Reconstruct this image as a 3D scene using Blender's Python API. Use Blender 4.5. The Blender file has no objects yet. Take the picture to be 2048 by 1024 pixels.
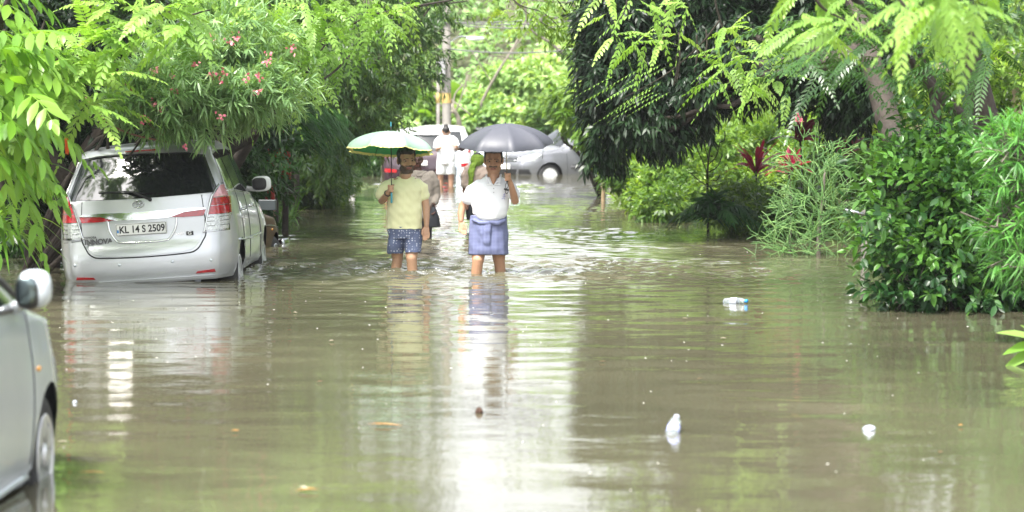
# flooded lane scene
import bpy, bmesh, math, random
import numpy as np
from mathutils import Vector, Matrix
from mathutils.bvhtree import BVHTree

random.seed(5)
RS = np.random.RandomState(11)
F, H, HOR = 5500.0, 1.82, 199.0          # focal length in px of the 2048 px photo, eye height above water, horizon row
PITCH = math.atan((512 - HOR) / F)
S = bpy.context.scene
COL = S.collection
rad = math.radians


def at(px, py, Y):
    u = (px - 1024) / F; v = (512 - py) / F
    c, s = math.cos(PITCH), math.sin(PITCH)
    yy = c + v * s; zz = v * c - s
    k = Y / yy
    return Vector((u * k, Y, H + zz * k))


def ppm(Y): return F / Y
def dist(py): return F * H / (py - HOR)


# ------------------------------------------------------------------ mesh accumulator
class MB:
    def __init__(s):
        s.V = []; s.Q = []; s.T = []; s.A = []; s.n = 0

    def add(s, V, Q=None, T=None, tone=0.5):
        V = np.asarray(V, dtype=np.float64).reshape(-1, 3)
        s.V.append(V)
        if Q is not None and len(Q): s.Q.append(np.asarray(Q, dtype=np.int64) + s.n)
        if T is not None and len(T): s.T.append(np.asarray(T, dtype=np.int64) + s.n)
        a = np.empty(len(V)); a[:] = tone
        s.A.append(a); s.n += len(V)
        return s

    def mesh(s, name, origin=(0, 0, 0), smooth=True):
        V = np.concatenate(s.V) - np.asarray(origin)[None, :]
        Q = np.concatenate(s.Q) if s.Q else np.zeros((0, 4), int)
        T = np.concatenate(s.T) if s.T else np.zeros((0, 3), int)
        me = bpy.data.meshes.new(name)
        me.vertices.add(len(V)); me.vertices.foreach_set('co', V.astype(np.float32).ravel())
        loops = np.concatenate([Q.ravel(), T.ravel()]).astype(np.int32)
        me.loops.add(len(loops)); me.loops.foreach_set('vertex_index', loops)
        st = np.concatenate([np.arange(len(Q)) * 4, len(Q) * 4 + np.arange(len(T)) * 3]).astype(np.int32)
        me.polygons.add(len(st)); me.polygons.foreach_set('loop_start', st)
        me.polygons.foreach_set('use_smooth', np.full(len(st), smooth, dtype=bool))
        at_ = me.attributes.new('tone', 'FLOAT', 'POINT')
        at_.data.foreach_set('value', np.concatenate(s.A).astype(np.float32))
        me.update(calc_edges=True)
        return me

    def build(s, name, mat, parent=None, origin=None, smooth=True):
        if origin is None:
            q = parent
            while q is not None and '_o' not in q: q = q.parent
            origin = q['_o'] if q is not None else (0, 0, 0)
        me = s.mesh(name, origin, smooth)
        o = bpy.data.objects.new(name, me); COL.objects.link(o)
        me.materials.append(mat)
        if parent is not None: o.parent = parent
        return o


ROOTS = []


def tag(o, label=None, cat=None, group=None, kind=None):
    if label: o['label'] = label
    if cat: o['category'] = cat
    if group: o['group'] = group
    if kind: o['kind'] = kind
    return o


def thing(name, label, cat, loc=(0, 0, 0), rz=0, group=None, world=True):
    """Empty at a thing's base; world=True: its children's vertices are given in world coordinates."""
    o = bpy.data.objects.new(name, None); COL.objects.link(o)
    o.location = loc; o.rotation_euler = (0, 0, rz); o.empty_display_size = .1
    tag(o, label, cat, group)
    if world: o['_o'] = tuple(loc)
    ROOTS.append(o)
    return o


def single(mb, name, mat, label, cat, loc, group=None, kind=None, smooth=True):
    """a thing that is one mesh, its origin at loc"""
    o = mb.build(name, mat, None, origin=loc, smooth=smooth); o.location = loc
    tag(o, label, cat, group, kind)
    return o


# ------------------------------------------------------------------ shapes
def unit(v):
    v = np.asarray(v, float)
    return v / (np.linalg.norm(v, axis=-1, keepdims=True) + 1e-9)


def tube(mb, pts, radii, seg=8, tone=.5, cap=True, flat=None):
    pts = np.array([list(p) for p in pts], float); n = len(pts)
    radii = np.broadcast_to(np.asarray(radii, float), (n,)) if np.ndim(radii) else np.full(n, radii)
    t = np.gradient(pts, axis=0); t = unit(t)
    ref = np.array([0, 0, 1.]) if abs(t[0][2]) < .85 else np.array([0, 1., 0])
    a = unit(np.cross(t, ref)); b = np.cross(t, a)
    th = np.linspace(0, 2 * np.pi, seg, endpoint=False)
    fa, fb = flat if flat else (1, 1)
    V = pts[:, None, :] + radii[:, None, None] * (fa * np.cos(th)[None, :, None] * a[:, None, :] + fb * np.sin(th)[None, :, None] * b[:, None, :])
    Q = []
    for i in range(n - 1):
        for j in range(seg):
            k = (j + 1) % seg
            Q.append((i * seg + j, i * seg + k, (i + 1) * seg + k, (i + 1) * seg + j))
    V = V.reshape(-1, 3); T = []
    if cap:
        V = np.vstack([V, pts[0], pts[-1]])
        for j in range(seg):
            k = (j + 1) % seg
            T.append((k, j, n * seg)); T.append(((n - 1) * seg + j, (n - 1) * seg + k, n * seg + 1))
    mb.add(V, Q, T, tone)
    return mb


def curve(pts, n=12):
    """Catmull-Rom through pts"""
    P = [np.array(list(p), float) for p in pts]
    P = [2 * P[0] - P[1]] + P + [2 * P[-1] - P[-2]]
    out = []
    for i in range(1, len(P) - 2):
        for k in range(n):
            t = k / n
            out.append(.5 * ((2 * P[i]) + (-P[i - 1] + P[i + 1]) * t + (2 * P[i - 1] - 5 * P[i] + 4 * P[i + 1] - P[i + 2]) * t * t + (-P[i - 1] + 3 * P[i] - 3 * P[i + 1] + P[i + 2]) * t ** 3))
    out.append(P[-2])
    return np.array(out)


def limb(mb, pts, radii, seg=16, flat=(1, 1), tone=.5):
    """rounded, tapering closed tube"""
    pts = [np.array(list(p), float) for p in pts]; r = list(radii)
    d0 = unit(pts[0] - pts[1]); d1 = unit(pts[-1] - pts[-2])
    P = []; Rr = []
    for a in (85, 60, 35, 12):
        P.append(pts[0] + d0 * r[0] * math.sin(rad(a)) * .9); Rr.append(r[0] * math.cos(rad(a)))
    for p, q in zip(pts, r): P.append(p); Rr.append(q)
    for a in (12, 35, 60, 85):
        P.append(pts[-1] + d1 * r[-1] * math.sin(rad(a)) * .9); Rr.append(r[-1] * math.cos(rad(a)))
    return tube(mb, P, np.array(Rr), seg, tone, True, flat)


def ellipsoid(mb, c, r, M=None, seg=20, rings=12, tone=.5):
    th = np.linspace(0, 2 * np.pi, seg, endpoint=False); ph = np.linspace(-np.pi / 2, np.pi / 2, rings + 1)[1:-1]
    V = [(math.cos(p) * math.cos(t), math.cos(p) * math.sin(t), math.sin(p)) for p in ph for t in th] + [(0, 0, -1), (0, 0, 1)]
    V = np.array(V) * np.asarray(r)
    if M is not None: V = V @ np.array(M.to_3x3()).T
    V = V + np.array(list(c)); n = len(ph); Q = []; T = []
    for i in range(n - 1):
        for j in range(seg):
            k = (j + 1) % seg; Q.append((i * seg + j, i * seg + k, (i + 1) * seg + k, (i + 1) * seg + j))
    for j in range(seg):
        k = (j + 1) % seg; T.append((k, j, n * seg)); T.append(((n - 1) * seg + j, (n - 1) * seg + k, n * seg + 1))
    return mb.add(V, Q, T, tone)


def box(mb, lo, hi, tone=.5, M=None):
    (a, b, c), (d, e, f) = lo, hi
    V = np.array([(a, b, c), (d, b, c), (d, e, c), (a, e, c), (a, b, f), (d, b, f), (d, e, f), (a, e, f)], float)
    if M is not None: V = V @ np.array(M.to_3x3()).T + np.array(M.translation)
    return mb.add(V, [(0, 3, 2, 1), (4, 5, 6, 7), (0, 1, 5, 4), (1, 2, 6, 5), (2, 3, 7, 6), (3, 0, 4, 7)], None, tone)


def bevel(o, w=.01, n=2):
    m = o.modifiers.new('b', 'BEVEL'); m.width = w; m.segments = n; m.limit_method = 'ANGLE'
    return o


def loft(mb, secs, seg=32, pw=2.0, fold=None, tone=.5):
    """closed stack of (cx,cy,cz,rx,ry) superellipse sections; fold(theta,i) scales the radius"""
    th = np.linspace(0, 2 * np.pi, seg, endpoint=False)
    c, s_ = np.cos(th), np.sin(th)
    k = (np.abs(c) ** pw + np.abs(s_) ** pw) ** (-1 / pw)
    V = []
    for i, (cx, cy, cz, rx, ry) in enumerate(secs):
        g = k if fold is None else k * fold(th, i)
        V.append(np.stack([cx + rx * c * g, cy + ry * s_ * g, np.full(seg, cz)], 1))
    n = len(secs); V = np.vstack(V + [[secs[0][:3]], [secs[-1][:3]]])
    Q = []; T = []
    for i in range(n - 1):
        for j in range(seg):
            q = (j + 1) % seg; Q.append((i * seg + j, i * seg + q, (i + 1) * seg + q, (i + 1) * seg + j))
    for j in range(seg):
        q = (j + 1) % seg; T.append((q, j, n * seg)); T.append(((n - 1) * seg + j, (n - 1) * seg + q, n * seg + 1))
    return mb.add(V, Q, T, tone)


def lathe(mb, prof, seg=32, M=None, tone=.5, closed=False):
    """prof [(r, h)] about local z"""
    th = np.linspace(0, 2 * np.pi, seg, endpoint=False)
    V = np.array([(r * math.cos(t), r * math.sin(t), h) for r, h in prof for t in th])
    if M is not None: V = V @ np.array(M.to_3x3()).T + np.array(M.translation)
    Q = []
    n = len(prof); lim = n if closed else n - 1
    for i in range(lim):
        for j in range(seg):
            k = (j + 1) % seg; i2 = (i + 1) % n
            Q.append((i * seg + j, i * seg + k, i2 * seg + k, i2 * seg + j))
    return mb.add(V, Q, None, tone)


def evaluated(o, keep=True):
    """bake an object's modifiers into its mesh"""
    dg = bpy.context.evaluated_depsgraph_get(); dg.update()
    me = bpy.data.meshes.new_from_object(o.evaluated_get(dg))
    o.modifiers.clear(); old = o.data; o.data = me
    bpy.data.meshes.remove(old)
    return o


def fuse(mb, name, mat, parent, voxel=.006, smooth=2, origin=None, wrinkle=None):
    """voxel-fuse overlapping closed shapes to one continuous skin"""
    o = mb.build(name, mat, parent, origin)
    m = o.modifiers.new('r', 'REMESH'); m.mode = 'VOXEL'; m.voxel_size = voxel; m.use_smooth_shade = True
    if smooth:
        q = o.modifiers.new('s', 'SMOOTH'); q.iterations = smooth; q.factor = .5
    evaluated(o)
    me = o.data
    if wrinkle:
        n = len(me.vertices); c = np.empty(n * 3, np.float32); me.vertices.foreach_get('co', c); c = c.reshape(-1, 3)
        nn = np.empty(n * 3, np.float32); me.vertices.foreach_get('normal', nn); nn = nn.reshape(-1, 3)
        c = c + nn * wrinkle(c)[:, None]
        me.vertices.foreach_set('co', c.astype(np.float32).ravel())
    if not me.materials: me.materials.append(mat)
    me.polygons.foreach_set('use_smooth', np.ones(len(me.polygons), bool))
    me.update()
    return o


# ------------------------------------------------------------------ materials
def nodes(name):
    m = bpy.data.materials.new(name); m.use_nodes = True
    nt = m.node_tree; nt.nodes.clear()
    out = nt.nodes.new('ShaderNodeOutputMaterial')
    return m, nt, out


def N(nt, t, **k):
    n = nt.nodes.new(t)
    for a, b in k.items(): setattr(n, a, b)
    return n


def pbr(name, col, rough=.5, metal=0, var=.12, scale=8, bump=0, bscale=30, coat=0, ior=1.5, col2=None, emis=None, trans=0, spec=None, sheen=0):
    m, nt, out = nodes(name); L = nt.links.new
    p = N(nt, 'ShaderNodeBsdfPrincipled'); L(p.outputs[0], out.inputs[0])
    tc = N(nt, 'ShaderNodeTexCoord')
    nz = N(nt, 'ShaderNodeTexNoise'); nz.inputs['Scale'].default_value = scale; nz.inputs['Detail'].default_value = 6
    L(tc.outputs['Object'], nz.inputs['Vector'])
    rp = N(nt, 'ShaderNodeValToRGB'); e = rp.color_ramp.elements
    c1 = [max(0, c * (1 - var)) for c in col]; c2 = col2 if col2 else [min(1, c * (1 + var)) for c in col]
    e[0].position = .3; e[0].color = (*c1, 1); e[1].position = .7; e[1].color = (*c2, 1)
    L(nz.outputs['Fac'], rp.inputs[0]); L(rp.outputs[0], p.inputs['Base Color'])
    p.inputs['Roughness'].default_value = rough; p.inputs['Metallic'].default_value = metal
    p.inputs['IOR'].default_value = ior
    p.inputs['Coat Weight'].default_value = coat; p.inputs['Coat Roughness'].default_value = .04
    p.inputs['Transmission Weight'].default_value = trans
    p.inputs['Sheen Weight'].default_value = sheen
    if spec is not None: p.inputs['Specular IOR Level'].default_value = spec
    if bump:
        n2 = N(nt, 'ShaderNodeTexNoise'); n2.inputs['Scale'].default_value = bscale; n2.inputs['Detail'].default_value = 8
        L(tc.outputs['Object'], n2.inputs['Vector'])
        b = N(nt, 'ShaderNodeBump'); b.inputs['Strength'].default_value = 1; b.inputs['Distance'].default_value = bump
        L(n2.outputs['Fac'], b.inputs['Height']); L(b.outputs[0], p.inputs['Normal'])
    m['p'] = p.name
    return m


def leafmat(name, cols, rough=.42, trans=.35, tcol=None, spec=.5):
    """cols: three greens picked leaf by leaf"""
    m, nt, out = nodes(name); L = nt.links.new
    a = N(nt, 'ShaderNodeAttribute'); a.attribute_name = 'tone'
    rp = N(nt, 'ShaderNodeValToRGB'); e = rp.color_ramp.elements
    e[0].position = .0; e[0].color = (*cols[0], 1); e[1].position = 1; e[1].color = (*cols[2], 1)
    k = rp.color_ramp.elements.new(.5); k.color = (*cols[1], 1)
    L(a.outputs['Fac'], rp.inputs[0])
    p = N(nt, 'ShaderNodeBsdfPrincipled'); p.inputs['Roughness'].default_value = rough
    p.inputs['Specular IOR Level'].default_value = spec
    L(rp.outputs[0], p.inputs['Base Color'])
    t = N(nt, 'ShaderNodeBsdfTranslucent')
    mx = N(nt, 'ShaderNodeMix', data_type='RGBA'); mx.blend_type = 'MULTIPLY'; mx.inputs[0].default_value = 1
    mx.inputs[7].default_value = (*(tcol or (1.6, 1.5, .6)), 1)
    L(rp.outputs[0], mx.inputs[6]); L(mx.outputs[2], t.inputs[0])
    ms = N(nt, 'ShaderNodeMixShader'); ms.inputs[0].default_value = trans
    L(p.outputs[0], ms.inputs[1]); L(t.outputs[0], ms.inputs[2]); L(ms.outputs[0], out.inputs[0])
    return m


def attrmat(name, rough=.55, bump=.0006, bscale=120):
    """skin etc.: colour from the mesh's own colour attribute"""
    m, nt, out = nodes(name); L = nt.links.new
    a = N(nt, 'ShaderNodeAttribute'); a.attribute_name = 'paint'
    tc = N(nt, 'ShaderNodeTexCoord'); nz = N(nt, 'ShaderNodeTexNoise'); nz.inputs['Scale'].default_value = 40
    L(tc.outputs['Object'], nz.inputs['Vector'])
    mx = N(nt, 'ShaderNodeMix', data_type='RGBA'); mx.blend_type = 'MULTIPLY'; mx.inputs[0].default_value = .25
    L(a.outputs['Color'], mx.inputs[6]); L(nz.outputs['Fac'], mx.inputs[7])
    p = N(nt, 'ShaderNodeBsdfPrincipled'); p.inputs['Roughness'].default_value = rough
    p.inputs['Subsurface Weight'].default_value = .0
    L(mx.outputs[2], p.inputs['Base Color']); L(p.outputs[0], out.inputs[0])
    b = N(nt, 'ShaderNodeBump'); b.inputs['Distance'].default_value = bump
    n2 = N(nt, 'ShaderNodeTexNoise'); n2.inputs['Scale'].default_value = bscale; L(tc.outputs['Object'], n2.inputs['Vector'])
    L(n2.outputs['Fac'], b.inputs['Height']); L(b.outputs[0], p.inputs['Normal'])
    return m


# ------------------------------------------------------------------ foliage
SH = {'oval': [(0, .06), (.3, .85), (.55, 1), (.82, .6), (1, .04)],
      'lance': [(0, .06), (.22, .75), (.45, 1), (.75, .62), (1, .03)],
      'blade': [(0, .4), (.3, 1), (.6, .85), (.85, .45), (1, .03)],
      'lo': [(0, .12), (.45, 1), (1, .06)],
      'heart': [(0, .5), (.15, 1), (.45, .9), (.78, .45), (1, .03)]}


def leaves(mb, P, D, Nn, L, W, shape='lance', droop=.15, fold=.2, tone=.5, cols=3):
    P = np.asarray(P, float); n = len(P)
    D = unit(D); Sd = unit(np.cross(D, Nn)); Nn = np.cross(Sd, D)
    L = np.broadcast_to(L, (n,)); W = np.broadcast_to(W, (n,)); droop = np.broadcast_to(droop, (n,))
    rows = SH[shape]; r = len(rows)
    ss = (-1, 0, 1) if cols == 3 else (-1, 1)
    V = np.empty((n, r, cols, 3))
    for i, (t, w) in enumerate(rows):
        mid = P + D * (L * t)[:, None]; mid[:, 2] -= droop * L * t * t
        for j, s_ in enumerate(ss):
            V[:, i, j] = mid + Sd * (W * .5 * w * s_)[:, None] + Nn * (fold * W * w * abs(s_) * .5)[:, None]
    base = (np.arange(n) * r * cols)[:, None]
    q = []
    for i in range(r - 1):
        for j in range(cols - 1):
            a = i * cols + j; q.append((a, a + 1, a + cols + 1, a + cols))
    Q = (base[:, :, None] + np.array(q)[None]).reshape(-1, 4)
    tn = np.broadcast_to(tone, (n,)); mb.add(V.reshape(-1, 3), Q, None, np.clip(np.repeat(tn, r * cols), 0, 1))


def wob(P, s=1.0, seed=0):
    """cheap smooth 3D noise, about -1..1"""
    r = np.random.RandomState(100 + seed); o = np.zeros(len(P))
    for k in range(6):
        w = r.normal(size=3) * (1.2 + k * .55) / s; o += np.sin(P @ w + r.uniform(0, 6.28)) / (1 + .35 * k)
    return o / 2.2


def bl(px, py, Y, rx, ry, rd):
    c = at(px, py, Y); s = ppm(Y)
    return (np.array(c), np.array([rx / s, rd, ry / s]))


def sample(blobs, n, shell=.5, gap=0., gs=1.0, seed=0):
    vol = np.array([b[1][0] * b[1][1] * b[1][2] for b in blobs]) ** .75; vol /= vol.sum()
    m = int(n * (1.9 if gap else 1)) + 1
    i = RS.choice(len(blobs), m, p=vol)
    C = np.array([b[0] for b in blobs])[i]; Rr = np.array([b[1] for b in blobs])[i]
    d = unit(RS.normal(size=(m, 3)))
    rr = shell + (1 - shell) * RS.uniform(size=m) ** .6
    rr *= 1 + .38 * wob(d * 2.2 + C * .7, 1, seed + 3)
    P = C + d * Rr * rr[:, None]
    if gap:
        k = wob(P, gs, seed) > (-1 + gap * 1.0) * .9
        P = P[k]; d = d[k]
    return P[:n], d[:n]


def clusters(mb, blobs, n, k=9, L=.12, W=.04, shape='lance', droopdir=.4, spread=.8, twig=.22, shell=.5, gap=.35, gs=.8,
             tone=(.2, .8), jl=.25, seed=0, fold=.2, cols=3, ldroop=.15, zmin=.02, up=.0, stripe=None):
    P, d = sample(blobs, n, shell, gap, gs, seed)
    n = len(P)
    ax = unit(d * .8 + RS.normal(size=(n, 3)) * .5 + np.array([0, 0, up - droopdir]))
    t = np.tile(np.linspace(.1, 1, k), n)
    AX = np.repeat(ax, k, 0); PP = np.repeat(P, k, 0) + AX * (twig * t)[:, None]
    per = unit(np.cross(AX, unit(RS.normal(size=AX.shape))))
    D = unit(AX * (.45 + .5 * t[:, None]) + per * spread + np.array([0, 0, -droopdir * .5]))
    Nn = unit(RS.normal(size=D.shape) * .45 + np.array([0, 0, 1.]) + .25 * np.repeat(d, k, 0))
    lt = RS.uniform(1 - jl, 1 + jl, n * k)
    tn = np.repeat(tone[0] + (tone[1] - tone[0]) * (.5 + .5 * np.clip(wob(P, .9, seed + 7) * .8 + RS.normal(size=n) * .35, -1, 1)), k) + RS.normal(size=n * k) * .13
    ok = PP[:, 2] > zmin
    leaves(mb, PP[ok], D[ok], Nn[ok], (L * lt)[ok], (W * lt)[ok], shape, ldroop, fold, tn[ok], cols)
    return P, ax


def fronds(mb, B, D, L, pairs=10, ll=.1, lw=.035, droop=.35, ang=55, shape='lo', tone=.5, rachis=.004, fold=.1, cols=2, taper=.35, curl=.2, up=None, tj=.06):
    """pinnate leaves: a midrib with paired leaflets. B, D (n,3), L (n,)"""
    n = len(B); D = unit(D); L = np.broadcast_to(L, (n,))
    upv = np.array([0, 0, 1.]) if up is None else up
    side = unit(np.cross(D, upv + RS.normal(size=(n, 3)) * .25))
    ts = (np.arange(pairs) + .8) / pairs
    T0 = np.broadcast_to(tone, (n,))
    def pos(t):
        p = B + D * (L * t)[:, None]; p[:, 2] -= droop * L * t * t; return p
    def tan(t):
        v = D * L[:, None]; v = v.copy(); v[:, 2] -= 2 * droop * L * t; return unit(v)
    for j, t in enumerate(ts):
        p = pos(t); tg = tan(t); nn = unit(np.cross(side, tg))
        pr = math.sin(math.pi * min(1, .18 + .82 * t) ** .9) * (1 - taper) + taper
        if t > .75: pr *= 1 - .6 * (t - .75) / .25
        for s_ in (-1, 1):
            a = rad(ang * (1 - .35 * t))
            d = unit(side * s_ * math.sin(a) + tg * math.cos(a) - nn * -.0 + np.array([0, 0, -curl]) + RS.normal(size=(n, 3)) * .08)
            leaves(mb, p, d, nn, ll * pr * RS.uniform(.9, 1.1, n), lw * (.6 + .4 * pr), shape, .12, fold, T0 + RS.normal(size=n) * tj, cols)
    leaves(mb, pos(1.), tan(1.), unit(np.cross(side, tan(1.))), ll * .6, lw * .7, shape, .1, fold, T0, cols)
    k = 6
    V = np.empty((n, k, 2, 3))
    for j in range(k):
        t = j / (k - 1); p = pos(t)
        V[:, j, 0] = p - side * rachis * (1.2 - t); V[:, j, 1] = p + side * rachis * (1.2 - t)
    base = (np.arange(n) * k * 2)[:, None, None]
    q = np.array([(i * 2, i * 2 + 1, i * 2 + 3, i * 2 + 2) for i in range(k - 1)])[None]
    mb.add(V.reshape(-1, 3), (base + q).reshape(-1, 4), None, np.repeat(np.clip(T0 + .2, 0, 1), k * 2))


def limbs(mb, base, tips, r0=.12, r1=.015, fork=.45, wig=.15, seg=7, seed=0):
    r = np.random.RandomState(seed); base = np.array(list(base), float)
    for tp in tips:
        tp = np.array(list(tp), float)
        m = base + (tp - base) * fork + r.normal(size=3) * wig * .5; m[2] += .15 * np.linalg.norm(tp - base) * .5
        m2 = base + (tp - base) * .78 + r.normal(size=3) * wig
        c = curve([base, m, m2, tp], 5)
        tube(mb, c, np.linspace(r0, r1, len(c)) , seg, .5)


def twigs(mb, P, A, L=.3, r=.004, frac=1.0):
    k = RS.uniform(size=len(P)) < frac
    P = P[k]; A = A[k]
    for p, a in zip(P, A):
        tube(mb, [p - a * L, p - a * L * .3 + RS.normal(size=3) * .02, p + a * L * .6], [r * 1.6, r * 1.2, r * .6], 4, .5, False)
EXPO, SKY, SUN, RIP, WATER = 2.05, .13, 2.3, .0015, (.092, .086, .054)
HAZE = .0003
# ================================================================== camera, light, air
cam_d = bpy.data.cameras.new('camera'); cam = bpy.data.objects.new('camera', cam_d); COL.objects.link(cam)
cam.location = (0, 0, H); cam.rotation_euler = (math.pi / 2 - PITCH, 0, 0)
cam_d.sensor_width = 36; cam_d.lens = 36 * F / 2048; cam_d.clip_start = .2; cam_d.clip_end = 2000
cam_d.dof.use_dof = True; cam_d.dof.focus_distance = 28.8; cam_d.dof.aperture_fstop = 2.8
S.camera = cam
S.view_settings.view_transform = 'Standard'; S.view_settings.look = 'None'
S.view_settings.exposure = EXPO; S.view_settings.gamma = 1
w = bpy.data.worlds.new('World'); S.world = w; w.use_nodes = True
nt = w.node_tree; nt.nodes.clear(); L_ = nt.links.new
SUN_EL, SUN_AZ = rad(64), rad(212)       # behind the photographer, slightly left, high
sky = nt.nodes.new('ShaderNodeTexSky'); sky.sky_type = 'NISHITA'; sky.sun_disc = False
sky.sun_elevation = SUN_EL; sky.sun_rotation = SUN_AZ; sky.dust_density = 4; sky.air_density = 1.0; sky.ozone_density = 1
hs = nt.nodes.new('ShaderNodeHueSaturation'); hs.inputs['Saturation'].default_value = .22
bg = nt.nodes.new('ShaderNodeBackground'); bg.inputs['Strength'].default_value = SKY
ow = nt.nodes.new('ShaderNodeOutputWorld')
L_(sky.outputs[0], hs.inputs['Color']); L_(hs.outputs[0], bg.inputs[0]); L_(bg.outputs[0], ow.inputs[0])
ld = bpy.data.lights.new('sun', 'SUN'); ld.energy = SUN; ld.angle = rad(14); ld.color = (1, .96, .88)
lo = bpy.data.objects.new('sun', ld); COL.objects.link(lo)
sd = Vector((math.sin(SUN_AZ) * math.cos(SUN_EL), math.cos(SUN_AZ) * math.cos(SUN_EL), math.sin(SUN_EL)))
lo.rotation_euler = (-sd).to_track_quat('-Z', 'Y').to_euler(); lo.location = sd * 50

# ================================================================== ground and water
M_mud = pbr('mud', (.09, .075, .05), .8, 0, .3, 1.5, .03, 3)
M_hill = pbr('hill_soil', (.055, .06, .025), .9, 0, .4, 1.2, .05, 2)


def ground_z(x, y):
    z = -.38 + 0 * x
    z = z + .16 * (1 / (1 + np.exp(-(np.abs(x + .1) - 5.0) * 2)))        # verges
    z = z + .9 * np.clip((np.abs(x) - 8.5) / 8, 0, 1) + .12 * np.clip((np.abs(x) - 16) / 10, 0, 30)
    return z


gy = np.concatenate([np.linspace(-400, -30, 12), np.linspace(-25, 100, 90), np.linspace(110, 900, 20)])
gx = np.concatenate([np.linspace(-600, -45, 12), np.linspace(-40, 40, 90), np.linspace(45, 600, 12)])
X, Y = np.meshgrid(gx, gy); Z = ground_z(X, Y)
mb = MB(); nx = len(gx)
Qg = [(j * nx + i, j * nx + i + 1, (j + 1) * nx + i + 1, (j + 1) * nx + i) for j in range(len(gy) - 1) for i in range(nx - 1)]
mb.add(np.stack([X, Y, Z], -1), Qg)
g = mb.build('ground', M_mud); tag(g, kind='structure')

# hillside behind the far cars
hx = np.linspace(-60, 60, 81); hy = np.concatenate([np.linspace(75, 110, 36), np.linspace(115, 260, 12)])
X, Y = np.meshgrid(hx, hy)
def hill_z(X, Y):
    t = np.clip((Y - 76) / 26, 0, 1)
    s = t * t * (3 - 2 * t)
    return -.6 + s * (6.8 + .5 * np.sin(X * .35) + .35 * np.sin(X * .9 + 1) + .8 * np.clip(np.abs(X) / 10 - .5, 0, 3)) + .35 * np.sin(X * .8) * np.sin(Y * .7) * s
Z = hill_z(X, Y)
mb = MB(); nx = len(hx)
mb.add(np.stack([X, Y, Z], -1), [(j * nx + i, j * nx + i + 1, (j + 1) * nx + i + 1, (j + 1) * nx + i) for j in range(len(hy) - 1) for i in range(nx - 1)])
tag(mb.build('hillside', M_hill), kind='structure')

# water: one sheet with real ripples
WK = [(at(808, 543, dist(541))[0], dist(541), .020, 1.5), (at(976, 549, dist(548))[0], dist(548), .020, 1.5),
      (-2.35, 29.9, .026, 1.3), (at(893, 372, 58)[0], 57.9, .022, 2.2), (-4.6, 57.5, .03, 1.8), (at(860, 455, 35)[0], 34.5, .012, 1.0), (.6, 38, .012, 1.0), (-1.9, 30.0, .016, 1.3), (-.9, 30.6, .02, 1.3), (.2, 30.3, .016, 1.3), (-.5, 36.5, .012, 1.6), (.7, 33.5, .010, 1.4), (-3.0, 58, .03, 1.6), (.3, 45, .012, 2)]


def water_h(X, Y):
    r = np.random.RandomState(3); h = np.zeros_like(X)
    far_ = np.clip((Y - 12) / 16, .35, 1); patch = .5 + .5 * np.sin(X * .9 + 1.3 * np.sin(Y * .21)) * np.sin(Y * .47 + .8 * np.sin(X * .5))
    for i in range(46):
        lam = .11 * (1.15 / .11) ** (r.uniform() ** 1.15); th = r.normal() * .45 + math.pi / 2
        k = 2 * np.pi / lam; a = RIP * lam ** 1.0 * r.uniform(.5, 1)
        ph = r.uniform(0, 6.28)
        m = patch * far_ if lam < .5 else far_ * (.6 + .4 * patch)
        h += a * np.sin(k * (X * math.cos(th) + Y * math.sin(th)) + ph + .5 * np.sin(X * .7 + i)) * m
    for (cx, cy, A, R_) in WK:
        d = np.hypot((X - cx) * .6, Y - cy); rr = np.exp(-(d / R_) ** 1.3)
        h += A * .5 * np.sin(2 * np.pi * d / .42 + .8 * np.sin(5 * np.arctan2(Y - cy, X - cx))) * rr
        d2 = np.exp(-((np.hypot((X - cx) * .45, Y - cy)) / R_) ** 2)
        for i in range(9):
            lam = r.uniform(.13, .4); th = r.uniform(0, 6.28); k = 2 * np.pi / lam
            h += A * .28 * lam * 2.2 * np.sin(k * (X * math.cos(th) + Y * math.sin(th)) + i) * d2
    return h


ys = [-60, -20, 0, 6]
y_ = 9.0
while y_ < 110:
    ys.append(y_); y_ += .035 + .0000028 * max(0, y_ - 20) ** 3 + (.0 if y_ < 40 else .04)
ys += [115, 130, 200, 400, 900]
ys = np.array(ys)
us = np.concatenate([[-60, -20, -8, -4, -2, -1.3], np.linspace(-1.06, 1.06, 260), [1.3, 2, 4, 8, 20, 60]])
U, Y = np.meshgrid(us, ys); X = U * (.19 * np.abs(Y) + .4)
Z = water_h(X, Y) * (np.abs(U) < 1.1) * np.clip((110 - Y) / 60, .0, 1) * (Y > 8)
Z[:, 0] = 0
nx = len(us); ii = np.arange(len(ys) - 1)[:, None] * nx + np.arange(nx - 1)[None]
Qw = np.stack([ii, ii + 1, ii + nx + 1, ii + nx], -1).reshape(-1, 4)
mb = MB().add(np.stack([X, Y, Z], -1), Qw)
m, nt, out = nodes('flood_water'); L_ = nt.links.new
p = N(nt, 'ShaderNodeBsdfPrincipled'); L_(p.outputs[0], out.inputs[0])
tc = N(nt, 'ShaderNodeTexCoord')
nz = N(nt, 'ShaderNodeTexNoise'); nz.inputs['Scale'].default_value = .35; nz.inputs['Detail'].default_value = 3
L_(tc.outputs['Object'], nz.inputs['Vector'])
rp = N(nt, 'ShaderNodeValToRGB'); e = rp.color_ramp.elements
e[0].position = .3; e[0].color = (*[c * .82 for c in WATER], 1); e[1].position = .7; e[1].color = (*[c * 1.2 for c in WATER], 1)
L_(nz.outputs['Fac'], rp.inputs[0]); L_(rp.outputs[0], p.inputs['Base Color'])
p.inputs['Roughness'].default_value = .025; p.inputs['IOR'].default_value = 1.4
mp = N(nt, 'ShaderNodeMapping'); mp.inputs['Scale'].default_value = (1, 2.2, 1); L_(tc.outputs['Object'], mp.inputs['Vector'])
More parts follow.
